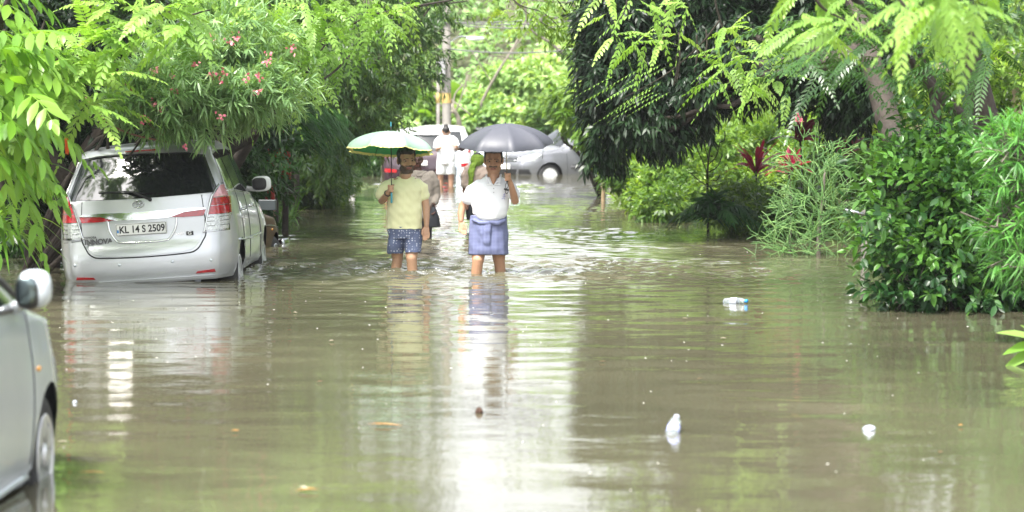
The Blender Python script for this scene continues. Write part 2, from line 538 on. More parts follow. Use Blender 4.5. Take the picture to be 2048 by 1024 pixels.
n2 = N(nt, 'ShaderNodeTexNoise'); n2.inputs['Scale'].default_value = 5; n2.inputs['Detail'].default_value = 3; L_(mp.outputs[0], n2.inputs['Vector'])
b = N(nt, 'ShaderNodeBump'); b.inputs['Distance'].default_value = .0016; L_(n2.outputs['Fac'], b.inputs['Height']); L_(b.outputs[0], p.inputs['Normal'])
wo = mb.build('flood_water', m); tag(wo, kind='structure')
# ================================================================== vehicles
M_silver = pbr('silver_paint', (.50, .515, .53), .30, .45, .03, 3, coat=.6)
M_silver2 = pbr('pale_silver_paint', (.56, .61, .65), .24, .3, .04, 3, coat=.6)
M_grey = pbr('grey_paint', (.19, .195, .215), .26, .4, .04, 3, coat=.8)
M_maroon = pbr('maroon_paint', (.05, .012, .007), .45, 0, .3, 3, coat=.15)
M_darkred = pbr('dark_red_paint', (.035, .014, .022), .25, .3, .1, 3, coat=1)
M_whitep = pbr('white_paint', (.78, .79, .8), .25, 0, .02, 3, coat=.8)
M_glass = pbr('tinted_glass', (.010, .012, .013), .06, 0, .1, 3, ior=1.6, spec=.6)
M_black = pbr('black_plastic', (.018, .018, .02), .45, 0, .3, 12)
M_tyre = pbr('tyre_rubber', (.022, .022, .022), .75, 0, .3, 20, .001, 60)
M_chrome = pbr('chrome', (.75, .76, .78), .12, 1, .03, 3)
M_chromed = pbr('dark_chrome', (.38, .39, .4), .2, 1, .1, 9)
M_redlens = pbr('red_lens', (.36, .010, .016), .12, 0, .3, 30, coat=1)
M_pinklens = pbr('pink_lens', (.62, .30, .32), .12, 0, .2, 30, coat=1)
M_clearlens = pbr('clear_lens', (.48, .5, .5), .15, .35, .35, 60, coat=1)
M_plate = pbr('plate_white', (.8, .8, .78), .4, 0, .03, 6)
M_ink = pbr('black_ink', (.012, .012, .014), .5)
M_mirror = pbr('mirror_glass', (.16, .2, .2), .03, 1, .02, 2)
M_alloy = pbr('wheel_alloy', (.62, .63, .64), .3, .6, .05, 8)
M_amber = pbr('amber_lens', (.75, .35, .05), .2, 0, .1, 8, coat=1)
M_gap = pbr('panel_gap', (.02, .02, .022), .7)
M_badge = pbr('badge_grey', (.10, .10, .105), .4)
M_blue = pbr('plate_blue', (.05, .25, .6), .4)


def rbox(mb, c, r, p=3.2):
    """rounded-box shell"""
    t = MB(); ellipsoid(t, (0, 0, 0), (1, 1, 1), None, 28, 16); V = t.V[0]
    V = V / ((np.abs(V) ** p).sum(1) ** (1 / p))[:, None]
    mb.add(V * np.array(r) + np.array(list(c)), t.Q[0], t.T[0])


class Car:
    def __init__(c, name, label, cat, loc, rz, roll, L, hw, belt, top, rear, front, wheels, paint, sill=.28, tumble=.2, flare=.0, cut=None, crown=.04):
        c.L = L; c.hw = hw; c.paint = paint; c.wheels = wheels
        c.root = thing(name, label, cat, loc, rz, world=False)
        c.root.rotation_euler = (0, roll, rz)
        ey = np.array([0, .03, .08, .15, .24, .36, .5, .7])
        ys = list(ey * .9) + list(L - ey) + list(np.linspace(.7, L - .75, 34))
        for (yw, r) in wheels:
            R_ = r + .05
            ys += [yw - R_ - .002, yw + R_ + .002] + list(yw + R_ * np.sin(np.linspace(-1.45, 1.45, 11)))
        ys = np.array(sorted(set(np.round(ys, 4))))
        def plan(y):
            f = 1.0
            if y < .55: f -= .16 * ((.55 - y) / .55) ** 2.6
            if L - y < .8: f -= .26 * ((.8 - (L - y)) / .8) ** 2.2
            return f
        V = []
        nrow = None
        for y in ys:
            zt = np.interp(y, *zip(*top)); zb_ = np.interp(y, *zip(*belt)); zbelt = min(zb_, zt - .03)
            zs = sill; fl = 0
            for (yw, r) in wheels:
                R_ = r + .05
                if abs(y - yw) < R_: zs = max(zs, r + math.sqrt(R_ * R_ - (y - yw) ** 2) * 1.0)
                fl = max(fl, flare * math.exp(-((y - yw) / (R_ * 1.15)) ** 4))
            h = zt - zbelt; xb = hw * plan(y)
            row = []
            for k in range(11):
                s_ = k / 10; z = zs + (zbelt - zs) * s_
                zn = (z - sill) / (zb_ - sill)
                bul = 1 - .055 * abs(zn - .52) ** 2 * 3 - (.03 if zn < .06 else 0)
                row.append((xb * bul + fl * max(0, 1 - zn) ** .5 * (1 if zn < .8 else .5), z))
            x0 = row[-1][0]
            xr = x0 * (1 - tumble * min(1, h / .45)) - (.05 if h < .25 else 0)
            hc = min(.10, h * .45)
            for k in range(1, 7):
                s_ = k / 6; row.append((x0 + (xr - x0) * s_ ** 1.15, zbelt + (h - hc - crown) * s_))
            for a in (22, 45, 68, 88):
                row.append((xr - .1 * (1 - math.cos(rad(a))), zbelt + h - crown - hc + hc * math.sin(rad(a))))
            xe = row[-1][0]
            for k in range(1, 7):
                s_ = k / 6; row.append((xe * (1 - s_), zt - crown * (1 - s_) ** 2))
            nrow = len(row)
            wr = max(0, 1 - y / 1.3) ** 2; wf = max(0, 1 - (L - y) / 1.1) ** 2
            V.append([(x, y + wr * np.interp(z, *zip(*rear)) - wf * np.interp(z, *zip(*front)), z) for x, z in row])
        V = np.array(V); n, m_ = V.shape[:2]
        Vm = V.copy(); Vm[..., 0] *= -1
        mb = MB(); Q = [(i * m_ + j, (i + 1) * m_ + j, (i + 1) * m_ + j + 1, i * m_ + j + 1) for i in range(n - 1) for j in range(m_ - 1)]
        mb.add(V, Q); mb.add(Vm, [q[::-1] for q in Q])
        for end, sg in ((0, -1), (n - 1, 1)):
            us = np.linspace(-1, 1, 17); W_ = []
            for j in range(m_):
                x, y, z = V[end, j]
                W_.append([(x * u, y + sg * .07 * (1 - u * u) * (1 if x > .3 else x / .3), z) for u in us])
            q = [(j * 17 + i, j * 17 + i + 1, (j + 1) * 17 + i + 1, (j + 1) * 17 + i) for j in range(m_ - 1) for i in range(16)]
            if sg > 0: q = [a[::-1] for a in q]
            mb.add(np.array(W_), q)
        me = mb.mesh('b')
        bm = bmesh.new(); bm.from_mesh(me); bmesh.ops.remove_doubles(bm, verts=bm.verts, dist=.0008)
        bmesh.ops.recalc_face_normals(bm, faces=bm.faces)
        bm.to_mesh(me); bm.free()
        c.bvh = BVHTree.FromPolygons([v.co.copy() for v in me.vertices], [tuple(p.vertices) for p in me.polygons])
        o = bpy.data.objects.new('body', me); COL.objects.link(o); o.parent = c.root; me.materials.append(paint)
        me.polygons.foreach_set('use_smooth', np.ones(len(me.polygons), bool))
        c.body = o
        ub = MB(); box(ub, (-hw * .74, .25, sill + .02), (hw * .74, L - .3, .62))
        ub.build('underbody', M_black, c.root, smooth=False)

    def cast(c, p, ax, off):
        """drop a point onto the body along an axis: 'r' rear, 'f' front, 'R' right side, 'L' left side"""
        a, b_ = p
        if ax == 'r': o, d = Vector((a, -2, b_)), Vector((0, 1, 0))
        elif ax == 'f': o, d = Vector((a, c.L + 2, b_)), Vector((0, -1, 0))
        elif ax == 'R': o, d = Vector((3, a, b_)), Vector((-1, 0, 0))
        elif ax == 'L': o, d = Vector((-3, a, b_)), Vector((1, 0, 0))
        else: o, d = Vector((a, b_, 4)), Vector((0, 0, -1))
        h = c.bvh.ray_cast(o, d)
        if h[0] is None: return None
        return np.array(h[0]) - np.array(d) * off, np.array(d)

    def patch(c, name, mat, lo, hi, ax='r', off=.006, rows=8, parent=None, n=None, thick=.012, sub=True):
        """panel between a lower and an upper polyline (points in the plane of the view axis), laid on the body"""
        lo = [np.array(p, float) for p in lo]; hi = [np.array(p, float) for p in hi]
        if n:
            def rs(P):
                P = np.array(P); s_ = np.r_[0, np.cumsum(np.linalg.norm(np.diff(P, axis=0), axis=1))]; s_ /= s_[-1]
                t = np.linspace(0, 1, n); return np.stack([np.interp(t, s_, P[:, 0]), np.interp(t, s_, P[:, 1])], 1)
            lo, hi = rs(lo), rs(hi)
        V = []; last = None
        for r in range(rows + 1):
            t = r / rows; row = []
            for a, b_ in zip(lo, hi):
                q = c.cast(a + (b_ - a) * t, ax, off)
                if q is None: q = last if last is not None else (np.zeros(3), np.zeros(3))
                last = q; row.append(q[0])
            V.append(row)
        V = np.array(V); k = V.shape[1]; d = last[1]
        Q = [(r * k + i, r * k + i + 1, (r + 1) * k + i + 1, (r + 1) * k + i) for r in range(rows) for i in range(k - 1)]
        Vf = V.reshape(-1, 3)
        bi = [i for i in range(k)] + [r * k + k - 1 for r in range(1, rows + 1)] + [rows * k + i for i in range(k - 2, -1, -1)] + [r * k for r in range(rows - 1, 0, -1)]
        m0 = len(Vf); Vb = Vf[bi] + d * (off + thick)
        Vf = np.vstack([Vf, Vb]); nb = len(bi)
        Q += [(bi[i], bi[(i + 1) % nb], m0 + (i + 1) % nb, m0 + i) for i in range(nb)]
        mb = MB().add(Vf, Q)
        o = mb.build(name, mat, parent or c.root)
        bm = bmesh.new(); bm.from_mesh(o.data); bmesh.ops.recalc_face_normals(bm, faces=bm.faces); bm.to_mesh(o.data); bm.free()
        m = o.modifiers.new('e', 'EDGE_SPLIT'); m.split_angle = rad(50)
        return o

    def line(c, name, mat, pts, ax='r', r=.006, off=.002, n=10, parent=None, flat=None, smooth=True):
        P = curve([(a, b_, 0) for a, b_ in pts], n) if smooth else np.array([(a, b_, 0) for a, b_ in pts])
        W_ = []
        for p_ in P:
            q = c.cast(p_[:2], ax, off)
            if q is not None: W_.append(q[0])
        mb = MB(); tube(mb, W_, r, 6)
        return mb.build(name, mat, parent or c.root)

    def wheel(c, side, yw, r, style='alloy', w=.19, mat=None):
        xo = side * (c.hw - .02); cz = r
        T = Matrix.Translation((xo, yw, cz)) @ Matrix.Rotation(side * math.pi / 2, 4, 'Y')
        e = bpy.data.objects.new('wheel', None); COL.objects.link(e); e.parent = c.root; e.empty_display_size = .1
        mb = MB(); rr = r
        lathe(mb, [(rr * .66, -.01), (rr * .72, .0), (rr * .93, -.008), (rr, -.03), (rr, -w + .03), (rr * .93, -w), (rr * .66, -w)], 48, T)
        mb.build('tyre', M_tyre, e)
        mb = MB(); lathe(mb, [(rr * .67, -.004), (rr * .62, -.012), (rr * .6, -.035), (rr * .12, -.045), (.001, -.045)], 40, T)
        mb.build('wheel_well', M_gap, e)
        mb = MB(); lathe(mb, [(rr * .68, .001), (rr * .66, .006), (rr * .60, .0), (rr * .595, -.02)], 40, T)
        ns = 7 if style == 'cap' else 5
        for i in range(ns):
            a = i * 2 * math.pi / ns + .3; wd = .036 if style != 'cap' else rr * .2
            T2 = T @ Matrix.Rotation(a, 4, 'Z')
            box(mb, (rr * .1, -wd, -.03), (rr * .62, wd, -.002), M=T2)
        lathe(mb, [(rr * .2, -.03), (rr * .2, .0), (rr * .12, .012), (.001, .014)], 24, T)
        mb.build('rim', mat or M_alloy, e, smooth=False)
        return e


def text(s_, size, mat, name, parent, M, depth=.002, bold=0., spacing=1.0, xs=1.0):
    cu = bpy.data.curves.new('t', 'FONT'); cu.body = s_; cu.size = size; cu.extrude = depth; cu.offset = bold
    cu.align_x = 'CENTER'; cu.align_y = 'CENTER'; cu.space_character = spacing
    o = bpy.data.objects.new('t', cu); COL.objects.link(o)
    dg = bpy.context.evaluated_depsgraph_get(); dg.update()
    me = bpy.data.meshes.new_from_object(o.evaluated_get(dg)); bpy.data.objects.remove(o)
    me.transform(M @ Matrix.Diagonal((xs, 1, 1, 1)))
    q = bpy.data.objects.new(name, me); COL.objects.link(q); q.parent = parent
    me.materials.clear(); me.materials.append(mat)
    return q


def face_rear(x, y, z, tilt=0):    # text plane facing -y
    return Matrix.Translation((x, y, z)) @ Matrix.Rotation(math.pi / 2 - tilt, 4, 'X')


# ---- the silver people carrier
WG = -.37
van = Car('silver_van', 'silver people carrier seen from behind, sunk to its bumper in flood water and leaning left', 'van',
          (-3.63, 27.42, WG), 0, rad(-3.6), 4.3, .885,
          belt=[(0, 1.2), (1.4, 1.12), (3.2, 1.0), (4.3, .85)],
          top=[(0, 1.70), (.25, 1.735), (.9, 1.76), (1.8, 1.76), (2.5, 1.70), (3.35, 1.12), (4.0, .98), (4.3, .86)],
          rear=[(.3, .06), (.4, .02), (.55, .0), (.70, .02), (.76, .07), (1.0, .09), (1.2, .12), (1.45, .26), (1.62, .38), (1.68, .40), (1.75, .3)],
          front=[(.3, .1), (.5, 0), (.8, .1), (1.2, .6)],
          wheels=[(.78, .34), (3.45, .34)], paint=M_silver, sill=.36, tumble=.2, flare=.03)
for sx in (1, -1):
    van.wheel(sx, .78, .33); van.wheel(sx, 3.45, .33)
# tailgate with its dark gap
gate = [(-.60, 1.20), (-.625, .86), (-.585, .74), (-.52, .66), (-.40, .635), (0, .625), (.40, .635), (.52, .66), (.585, .74), (.625, .86), (.60, 1.20)]
van.line('tailgate_gap', M_gap, gate, 'r', .007, .003)
tg = van.patch('tailgate', M_silver, [(-.60, .86), (-.56, .75), (-.50, .68), (-.38, .65), (0, .64), (.38, .65), (.50, .68), (.56, .75), (.60, .86)],
               [(-.66, 1.22), (-.5, 1.215), (-.34, 1.21), (-.2, 1.205), (0, 1.205), (.2, 1.205), (.34, 1.21), (.5, 1.215), (.66, 1.22)], 'r', .008, 14, n=33)
rw = van.patch('rear_window', M_glass, [(-.76, 1.225), (-.5, 1.215), (0, 1.205), (.5, 1.215), (.76, 1.225)],
               [(-.62, 1.60), (-.45, 1.635), (0, 1.65), (.45, 1.635), (.62, 1.60)], 'r', .014, 14, n=33)
van.patch('spoiler', M_silver, [(-.66, 1.615), (-.45, 1.65), (0, 1.665), (.45, 1.65), (.66, 1.615)],
          [(-.60, 1.655), (-.42, 1.69), (0, 1.705), (.42, 1.69), (.60, 1.655)], 'r', .045, 5, n=25, thick=.05)
van.patch('brake_light', M_redlens, [(-.16, 1.672), (.16, 1.672)], [(-.16, 1.686), (.16, 1.686)], 'r', .058, 2, n=9)
for sx in (1, -1):
    lens = pbr('c%d' % sx, (.5, .5, .5)) if False else None
    e = bpy.data.objects.new('tail_lamp', None); COL.objects.link(e); e.parent = van.root; e.empty_display_size = .1
    def q(pts): return [(sx * a, b_) for a, b_ in pts]
    # upper red, lower clear; outline narrows to the top
    seg = [(.845, .835, .615, 1.0, .862, .66, M_clearlens), (1.0, .862, .66, 1.09, .857, .685, M_redlens), (1.09, .857, .685, 1.17, .85, .71, M_redlens if sx < 0 else M_redlens),
           (1.17, .85, .71, 1.29, .83, .775, M_redlens if sx < 0 else M_pinklens)]
    for z0, xo0, xi0, z1, xo1, xi1, mt in seg:
        van.patch('lens', mt, q([(xi0, z0 + .004), (xo0, z0 + .004)]), q([(xi1, z1 - .004), (xo1, z1 - .004)]), 'r', .02, 5, n=9, parent=e, thick=.03)
    van.line('chrome_edge', M_chrome, q([(.595, .835), (.612, .85), (.648, 1.0), (.672, 1.09), (.70, 1.18), (.765, 1.30)]), 'r', .008, .02, parent=e)
    van.patch('lamp_surround', M_chromed, q([(.60, .83), (.845, .83)]), q([(.76, 1.305), (.845, 1.305)]), 'r', .008, 8, n=9, parent=e, thick=.02)
    for zz in (.89, .935, .975): van.line('lens_ridge', M_chromed, q([(.64, zz), (.84, zz)]), 'r', .004, .022, n=3, parent=e)
    # red strip beside the chrome garnish
    van.patch('garnish_reflector', M_redlens, q([(.27, 1.005), (.40, .995), (.61, .995)]), q([(.28, 1.012), (.38, 1.05), (.635, 1.055)]), 'r', .022, 3, n=13)
    van.patch('bumper_reflector', M_redlens, q([(.50, .425), (.70, .43)]), q([(.52, .448), (.69, .46)]), 'r', .012, 3, n=9)
van.patch('chrome_garnish', M_chrome, [(-.63, 1.06), (-.42, 1.045), (-.27, 1.0), (0, .995), (.27, 1.0), (.42, 1.045), (.63, 1.06)],
          [(-.63, 1.075), (-.42, 1.08), (-.27, 1.075), (0, 1.072), (.27, 1.075), (.42, 1.08), (.63, 1.075)], 'r', .03, 4, n=31)
van.line('plate_recess_trim', M_chrome, [(-.345, 1.0), (-.33, .90), (-.27, .80), (-.2, .775), (0, .77), (.2, .775), (.27, .80), (.33, .90), (.345, 1.0)], 'r', .011, .012)
yp = van.cast((0, .9), 'r', .0)[0][1]
mb = MB(); box(mb, (-.255, yp - .03, .845), (.255, yp - .018, .965)); pl = bevel(mb.build('number_plate', M_plate, van.root, smooth=False), .004)
pl.location.x = -.012
text('KL 14 S 2509', .098, M_ink, 'plate_text', pl, face_rear(.008, yp - .032, .902), .001, .0022, 1.0, .86)
mb = MB()
for a, b_, c_, d_ in ((-.25, .848, .25, .852), (-.25, .957, .25, .961), (-.25, .848, -.246, .961), (.246, .848, .25, .961)):
    box(mb, (a, yp - .0325, b_), (c_, yp - .029, d_))
mb.build('plate_border', M_ink, pl, smooth=False)
mb = MB(); box(mb, (-.243, yp - .0322, .875), (-.225, yp - .0292, .905)); mb.build('plate_mark', M_blue, pl, smooth=False)
# emblem: an oval with two crossing ovals
yl = van.cast((-.03, 1.15), 'r', .0)[0][1]
mb = MB()
def ring(cx, cz, rx, rz, r=.005):
    t = np.linspace(0, 2 * np.pi, 33)
    tube(mb, [(cx + rx * math.cos(a), yl - .016, cz + rz * math.sin(a)) for a in t], r, 6, cap=False)
ring(-.03, 1.15, .055, .036, .006); ring(-.03, 1.152, .018, .033, .0045); ring(-.03, 1.166, .038, .015, .0045)
mb.build('emblem', M_chromed, van.root)
ye = van.cast((-.45, .80), 'r', .0)[0][1]
text('INNOVA', .070, M_badge, 'badge_lettering', van.root, face_rear(-.45, ye - .02, .80) @ Matrix.Shear('XY', 4, (.25, 0)), .004, .003, .95, 1.05)
text('TOYOTA', .030, M_badge, 'badge_lettering', van.root, face_rear(-.53, ye - .02, .845), .003, .001, 1., 1.)
text('D-4D', .04, M_chrome, 'badge_lettering', van.root, face_rear(.36, ye - .018, .83), .003, .001)
text('G', .045, M_plate, 'badge_lettering', van.patch('trim_badge', M_ink, [(.43, .81), (.50, .81)], [(.43, .85), (.50, .85)], 'r', .016, 2, n=4), face_rear(.465, ye - .026, .83), .003, .001, 1, 1.2)
# wiper
mb = MB()
pv = van.cast((.09, 1.19), 'r', .03)[0]; p1 = van.cast((-.08, 1.275), 'r', .05)[0]; p2 = van.cast((-.17, 1.285), 'r', .035)[0]; p3 = van.cast((-.43, 1.285), 'r', .02)[0]
tube(mb, [pv, p1, p2], [.013, .009, .007], 8); tube(mb, [van.cast((.02, 1.255), 'r', .022)[0], p2, p3], .006, 6)
ellipsoid(mb, pv, (.02, .02, .02), None, 12, 8)
mb.build('rear_wiper', M_black, van.root)
# bumper crease, sensors
van.line('bumper_crease', M_gap, [(-.83, .80), (-.62, .82)], 'r', .003, .001, n=4)
for x, z in ((-.70, .58), (-.25, .56), (.28, .56), (.66, .55)):
    mb = MB(); q_ = van.cast((x, z), 'r', .002)[0]; ellipsoid(mb, q_, (.016, .006, .016), None, 14, 6); mb.build('parking_sensor', M_silver2, van.root)
van.patch('bumper_lip', M_silver, [(-.78, .375), (.78, .375)], [(-.80, .40), (.80, .40)], 'r', .02, 2, n=25, thick=.05)
# side glass, seams, handles, mirrors
for sx, ax in ((1, 'R'), (-1, 'L')):
    van.patch('quarter_window', M_glass, [(.36, 1.24), (.98, 1.22)], [(.60, 1.60), (1.0, 1.63)], ax, .006, 6, n=8)
    van.patch('side_window', M_glass, [(1.05, 1.215), (1.85, 1.17)], [(1.07, 1.635), (1.87, 1.625)], ax, .006, 6, n=10)
    van.patch('side_window', M_glass, [(1.93, 1.165), (2.95, 1.11)], [(1.95, 1.62), (2.42, 1.60)], ax, .006, 6, n=10)
    for pts in ([(1.02, .40), (1.02, 1.2), (1.03, 1.64)], [(1.89, .40), (1.89, 1.15), (1.91, 1.63)], [(2.98, .42), (2.98, 1.08)]):
        van.line('door_gap', M_gap, pts, ax, .004, .001)
    van.line('waist_moulding', M_silver2, [(.5, .72), (1.5, .68), (2.95, .66)], ax, .012, .004)
    van.line('window_trim', M_chrome, [(.36, 1.222), (1.9, 1.155), (2.95, 1.095)], ax, .006, .006)
    for hy in (1.2, 2.1):
        mb = MB(); a = van.cast((hy, 1.0), ax, .03)[0]; b_ = van.cast((hy + .2, .995), ax, .03)[0]
        tube(mb, [a + np.array([-sx * .035, 0, 0]), a, b_, b_ + np.array([-sx * .035, 0, 0])], .012, 8); mb.build('door_handle', M_chrome, van.root)
    mb = MB(); a = van.cast((2.8, 1.17), ax, 0)[0]
    c0 = a + np.array([sx * .17, -.02, .04])
    rbox(mb, c0, (.105, .06, .085)); tube(mb, [a, a + np.array([sx * .12, 0, -.02])], [.03, .025], 8)
    mo = mb.build('wing_mirror', M_whitep if sx > 0 else M_silver, van.root)
    mb = MB(); rbox(mb, c0 + np.array([-sx * .02, -.045, 0]), (.08, .03, .068)); mb.build('mirror_glass', M_black, mo)
# antenna fin
mb = MB(); tube(mb, [(0.45, .7, 1.72), (.47, .55, 1.80)], [.012, .004], 6); mb.build('antenna', M_black, van.root)

# ---- near silver hatchback, only its front right corner is in the frame
near = Car('silver_hatchback', 'pale silver hatchback at the left edge, only its mirror, wing and front wheel in view', 'car',
           (-3.155, 10.15, -.185), rad(-1.6), 0, 3.85, .84,
           belt=[(0, 1.1), (1.5, 1.06), (2.6, 1.03), (3.3, .93), (3.85, .70)],
           top=[(0, 1.45), (.3, 1.58), (1.3, 1.63), (2.2, 1.52), (2.95, 1.12), (3.3, 1.02), (3.7, .86), (3.85, .72)],
           rear=[(.3, .0), (.9, .05), (1.5, .5)], front=[(.3, .1), (.5, 0), (.75, .15)],
           wheels=[(.6, .30), (3.05, .30)], paint=M_silver2, sill=.20, tumble=.22, flare=.02)
for sx in (1, -1):
    near.wheel(sx, .6, .295, 'cap'); near.wheel(sx, 3.05, .295, 'cap')
for sx, ax in ((1, 'R'), (-1, 'L')):
    near.patch('side_window', M_glass, [(.5, 1.12), (1.35, 1.09)], [(.75, 1.46), (1.37, 1.50)], ax, .006, 6, n=8)
    near.patch('side_window', M_glass, [(1.45, 1.085), (2.68, 1.05)], [(1.47, 1.50), (2.12, 1.43)], ax, .006, 6, n=8)
    near.line('window_seal', M_black, [(.5, 1.1), (1.4, 1.072), (2.72, 1.035)], ax, .012, .004)
    near.line('pillar_trim', M_black, [(2.74, 1.045), (2.42, 1.24), (2.12, 1.47)], ax, .022, .002)
    for pts in ([(1.4, .28), (1.4, .97)], [(2.66, .3), (2.68, .6), (2.66, 1.02)]): near.line('door_gap', M_gap, pts, ax, .0035, .001)
    near.line('sill_moulding', M_silver2, [(.95, .24), (1.8, .23), (2.66, .24)], ax, .02, .0)
    a = near.cast((2.78, .74), ax, .004)[0]
    mb = MB(); ellipsoid(mb, a, (.01, .035, .014), None, 14, 8); mb.build('side_indicator', M_amber, near.root)
    mb = MB(); a = near.cast((1.62, .90), ax, .03)[0]; b_ = near.cast((1.82, .90), ax, .03)[0]
    tube(mb, [a + np.array([-sx * .035, 0, 0]), a, b_, b_ + np.array([-sx * .035, 0, 0])], .012, 8); mb.build('door_handle', M_silver2, near.root)
    a = near.cast((2.40, 1.05), ax, 0)[0]; c0 = a + np.array([sx * .115, -.03, .095])
    mb = MB(); rbox(mb, c0, (.078, .062, .088), 2.7); tube(mb, [a, c0 + np.array([-sx * .05, 0, -.06])], [.03, .025], 8)
    mo = mb.build('wing_mirror', M_silver2, near.root)
    mb = MB(); rbox(mb, c0 + np.array([-sx * .024, -.022, -.014]), (.060, .058, .079), 2.7); sh = mb.build('mirror_shell', M_black, mo)
    mb = MB(); rbox(mb, c0 + np.array([-sx * .026, -.074, -.004]), (.045, .014, .062)); mb.build('mirror_glass', M_mirror, mo)
    near.patch('headlamp', M_clearlens, [(3.3, .62), (3.62, .60)], [(3.2, .76), (3.62, .72)], ax, .006, 5, n=7)

# ---- old maroon car ahead of the van
mar = Car('maroon_car', 'old maroon car with a grey mirror parked beyond the silver van', 'car',
          (-4.06, 31.9, -.42), rad(-9), 0, 3.25, .72,
          belt=[(0, .88), (2.0, .84), (2.6, .76), (2.9, .67), (3.25, .46)],
          top=[(0, 1.0), (.3, 1.3), (1.4, 1.36), (2.0, 1.1), (2.25, .92), (2.6, .86), (2.9, .77), (3.15, .62), (3.25, .5)],
          rear=[(.3, 0), (.9, .05), (1.3, .4)], front=[(.3, .0), (.5, 0), (.8, .1)],
          wheels=[(.5, .27), (2.62, .27)], paint=M_maroon, sill=.3, tumble=.42)
for sx, ax in ((1, 'R'), (-1, 'L')):
    mar.wheel(sx, .5, .265); mar.wheel(sx, 2.62, .265)
    mar.patch('side_window', M_glass, [(.6, .93), (1.95, .90)], [(.75, 1.24), (1.6, 1.22)], ax, .006, 6, n=8)
    mar.line('wing_crease', M_chromed, [(1.4, .70), (2.4, .68), (2.9, .60)], ax, .006, .003)
    a = mar.cast((2.36, .63), ax, .004)[0]; mb = MB(); ellipsoid(mb, a, (.012, .03, .018), None, 12, 8); mb.build('side_indicator', M_amber, mar.root)
    a = mar.cast((1.9, .92), ax, 0)[0]; c0 = a + np.array([sx * .17, 0, .03])
    mb = MB(); box(mb, c0 - np.array([.11, .03, .065]), c0 + np.array([.11, .03, .065])); tube(mb, [a, c0 - np.array([sx * .08, 0, .03])], [.02, .02], 6)
    mo = mb.build('wing_mirror', pbr('grey_mirror%d' % sx, (.05, .06, .065), .4, 0, .1, 9), mar.root, smooth=False); bevel(mo, .03, 4)
for sx in (1, -1):
    mar.patch('headlamp', M_clearlens, [(sx * .3, .42), (sx * .5, .42)], [(sx * .3, .5), (sx * .5, .5)], 'f', .01, 4, n=6)
mb = MB(); tube(mb, curve([(-.70, 2.95, .42), (-.70, 3.2, .42), (-.6, 3.33, .42), (0, 3.36, .42), (.6, 3.33, .42), (.70, 3.2, .42), (.70, 2.95, .42)], 6), .055, 10, flat=(.6, 1.3)); mb.build('front_bumper', M_chromed, mar.root)

# ---- far cars
def rearcar(name, label, paint, loc, rz, roof=None, z=1.5, lamps=M_redlens, hw=.82, lampw=.52):
    c = Car(name, label, 'car', loc, rz, 0, 3.8, hw,
            belt=[(0, .98), (1.5, .94), (2.6, .9), (3.8, .7)],
            top=[(0, z - .12), (.3, z - .03), (1.2, z), (1.9, z - .06), (2.7, .98), (3.4, .88), (3.8, .7)],
            rear=[(.3, .0), (.6, 0), (.9, .06), (1.15, .25), (1.4, .45)], front=[(.3, .1), (.5, 0), (.8, .1)],
            wheels=[(.6, .3), (3.05, .3)], paint=paint, sill=.26, tumble=.2)
    for sx, ax in ((1, 'R'), (-1, 'L')):
        c.wheel(sx, .6, .295, 'cap'); c.wheel(sx, 3.05, .295, 'cap')
        c.patch('side_window', M_glass, [(.5, 1.0), (1.35, .98)], [(.8, z - .14), (1.4, z - .1)], ax, .006, 5, n=6)
        c.patch('side_window', M_glass, [(1.45, .97), (2.4, .94)], [(1.47, z - .1), (1.95, z - .16)], ax, .006, 5, n=6)
        q = lambda P_: [(sx * a, b_) for a, b_ in P_]
        c.patch('tail_lamp', lamps, q([(lampw, .88), (.80, .86)]), q([(lampw + .08, 1.06), (.78, 1.10)]), 'r', .015, 4, n=6)
        c.patch('bumper_reflector', M_redlens, q([(.45, .52), (.74, .53)]), q([(.45, .59), (.72, .62)]), 'r', .012, 3, n=6)
        a = c.cast((2.35, .98), ax, 0)[0]; mb = MB(); ellipsoid(mb, a + np.array([sx * .12, 0, .05]), (.09, .06, .07), None, 14, 8)
        tube(mb, [a, a + np.array([sx * .08, 0, .03])], .02, 6); mb.build('wing_mirror', paint, c.root)
    c.patch('rear_window', M_glass, [(-.60, 1.02), (.60, 1.02)], [(-.52, z - .16), (.52, z - .16)], 'r', .01, 6, n=13)
    c.line('tailgate_gap', M_gap, [(-.58, 1.0), (-.56, .7), (-.5, .6), (0, .58), (.5, .6), (.56, .7), (.58, 1.0)], 'r', .006, .002)
    yy = c.cast((0, .75), 'r', 0)[0][1]
    mb = MB(); box(mb, (-.25, yy - .03, .69), (.25, yy - .01, .80)); mb.build('number_plate', M_plate, c.root, smooth=False)
    mb = MB(); box(mb, (-.25, yy - .034, .695), (-.19, yy - .031, .795)); mb.build('plate_mark', M_blue, c.root, smooth=False)
    if roof:
        c.patch('roof', roof, [(-.52, .5), (-.3, .48), (.3, .48), (.52, .5)], [(-.5, 1.95), (-.3, 1.98), (.3, 1.98), (.5, 1.95)], 't', .012, 10, n=15)
        c.patch('roof_spoiler', roof, [(-.62, z - .15), (.62, z - .15)], [(-.56, z - .05), (.56, z - .05)], 'r', .05, 4, n=13, thick=.06)
    return c

dh = rearcar('dark_hatchback', 'dark maroon hatchback with a pale roof, seen from behind under the green umbrella', M_darkred, (at(833, 300, 62.5)[0], 62.5, -.36), rad(-2), M_whitep, 1.53, hw=.86)
wc = rearcar('white_car', 'white car parked just beyond the dark maroon hatchback, its right rear corner showing', M_whitep, (at(878, 300, 68)[0], 68, -.36), rad(0), None, 1.55, hw=.85, lampw=.70)

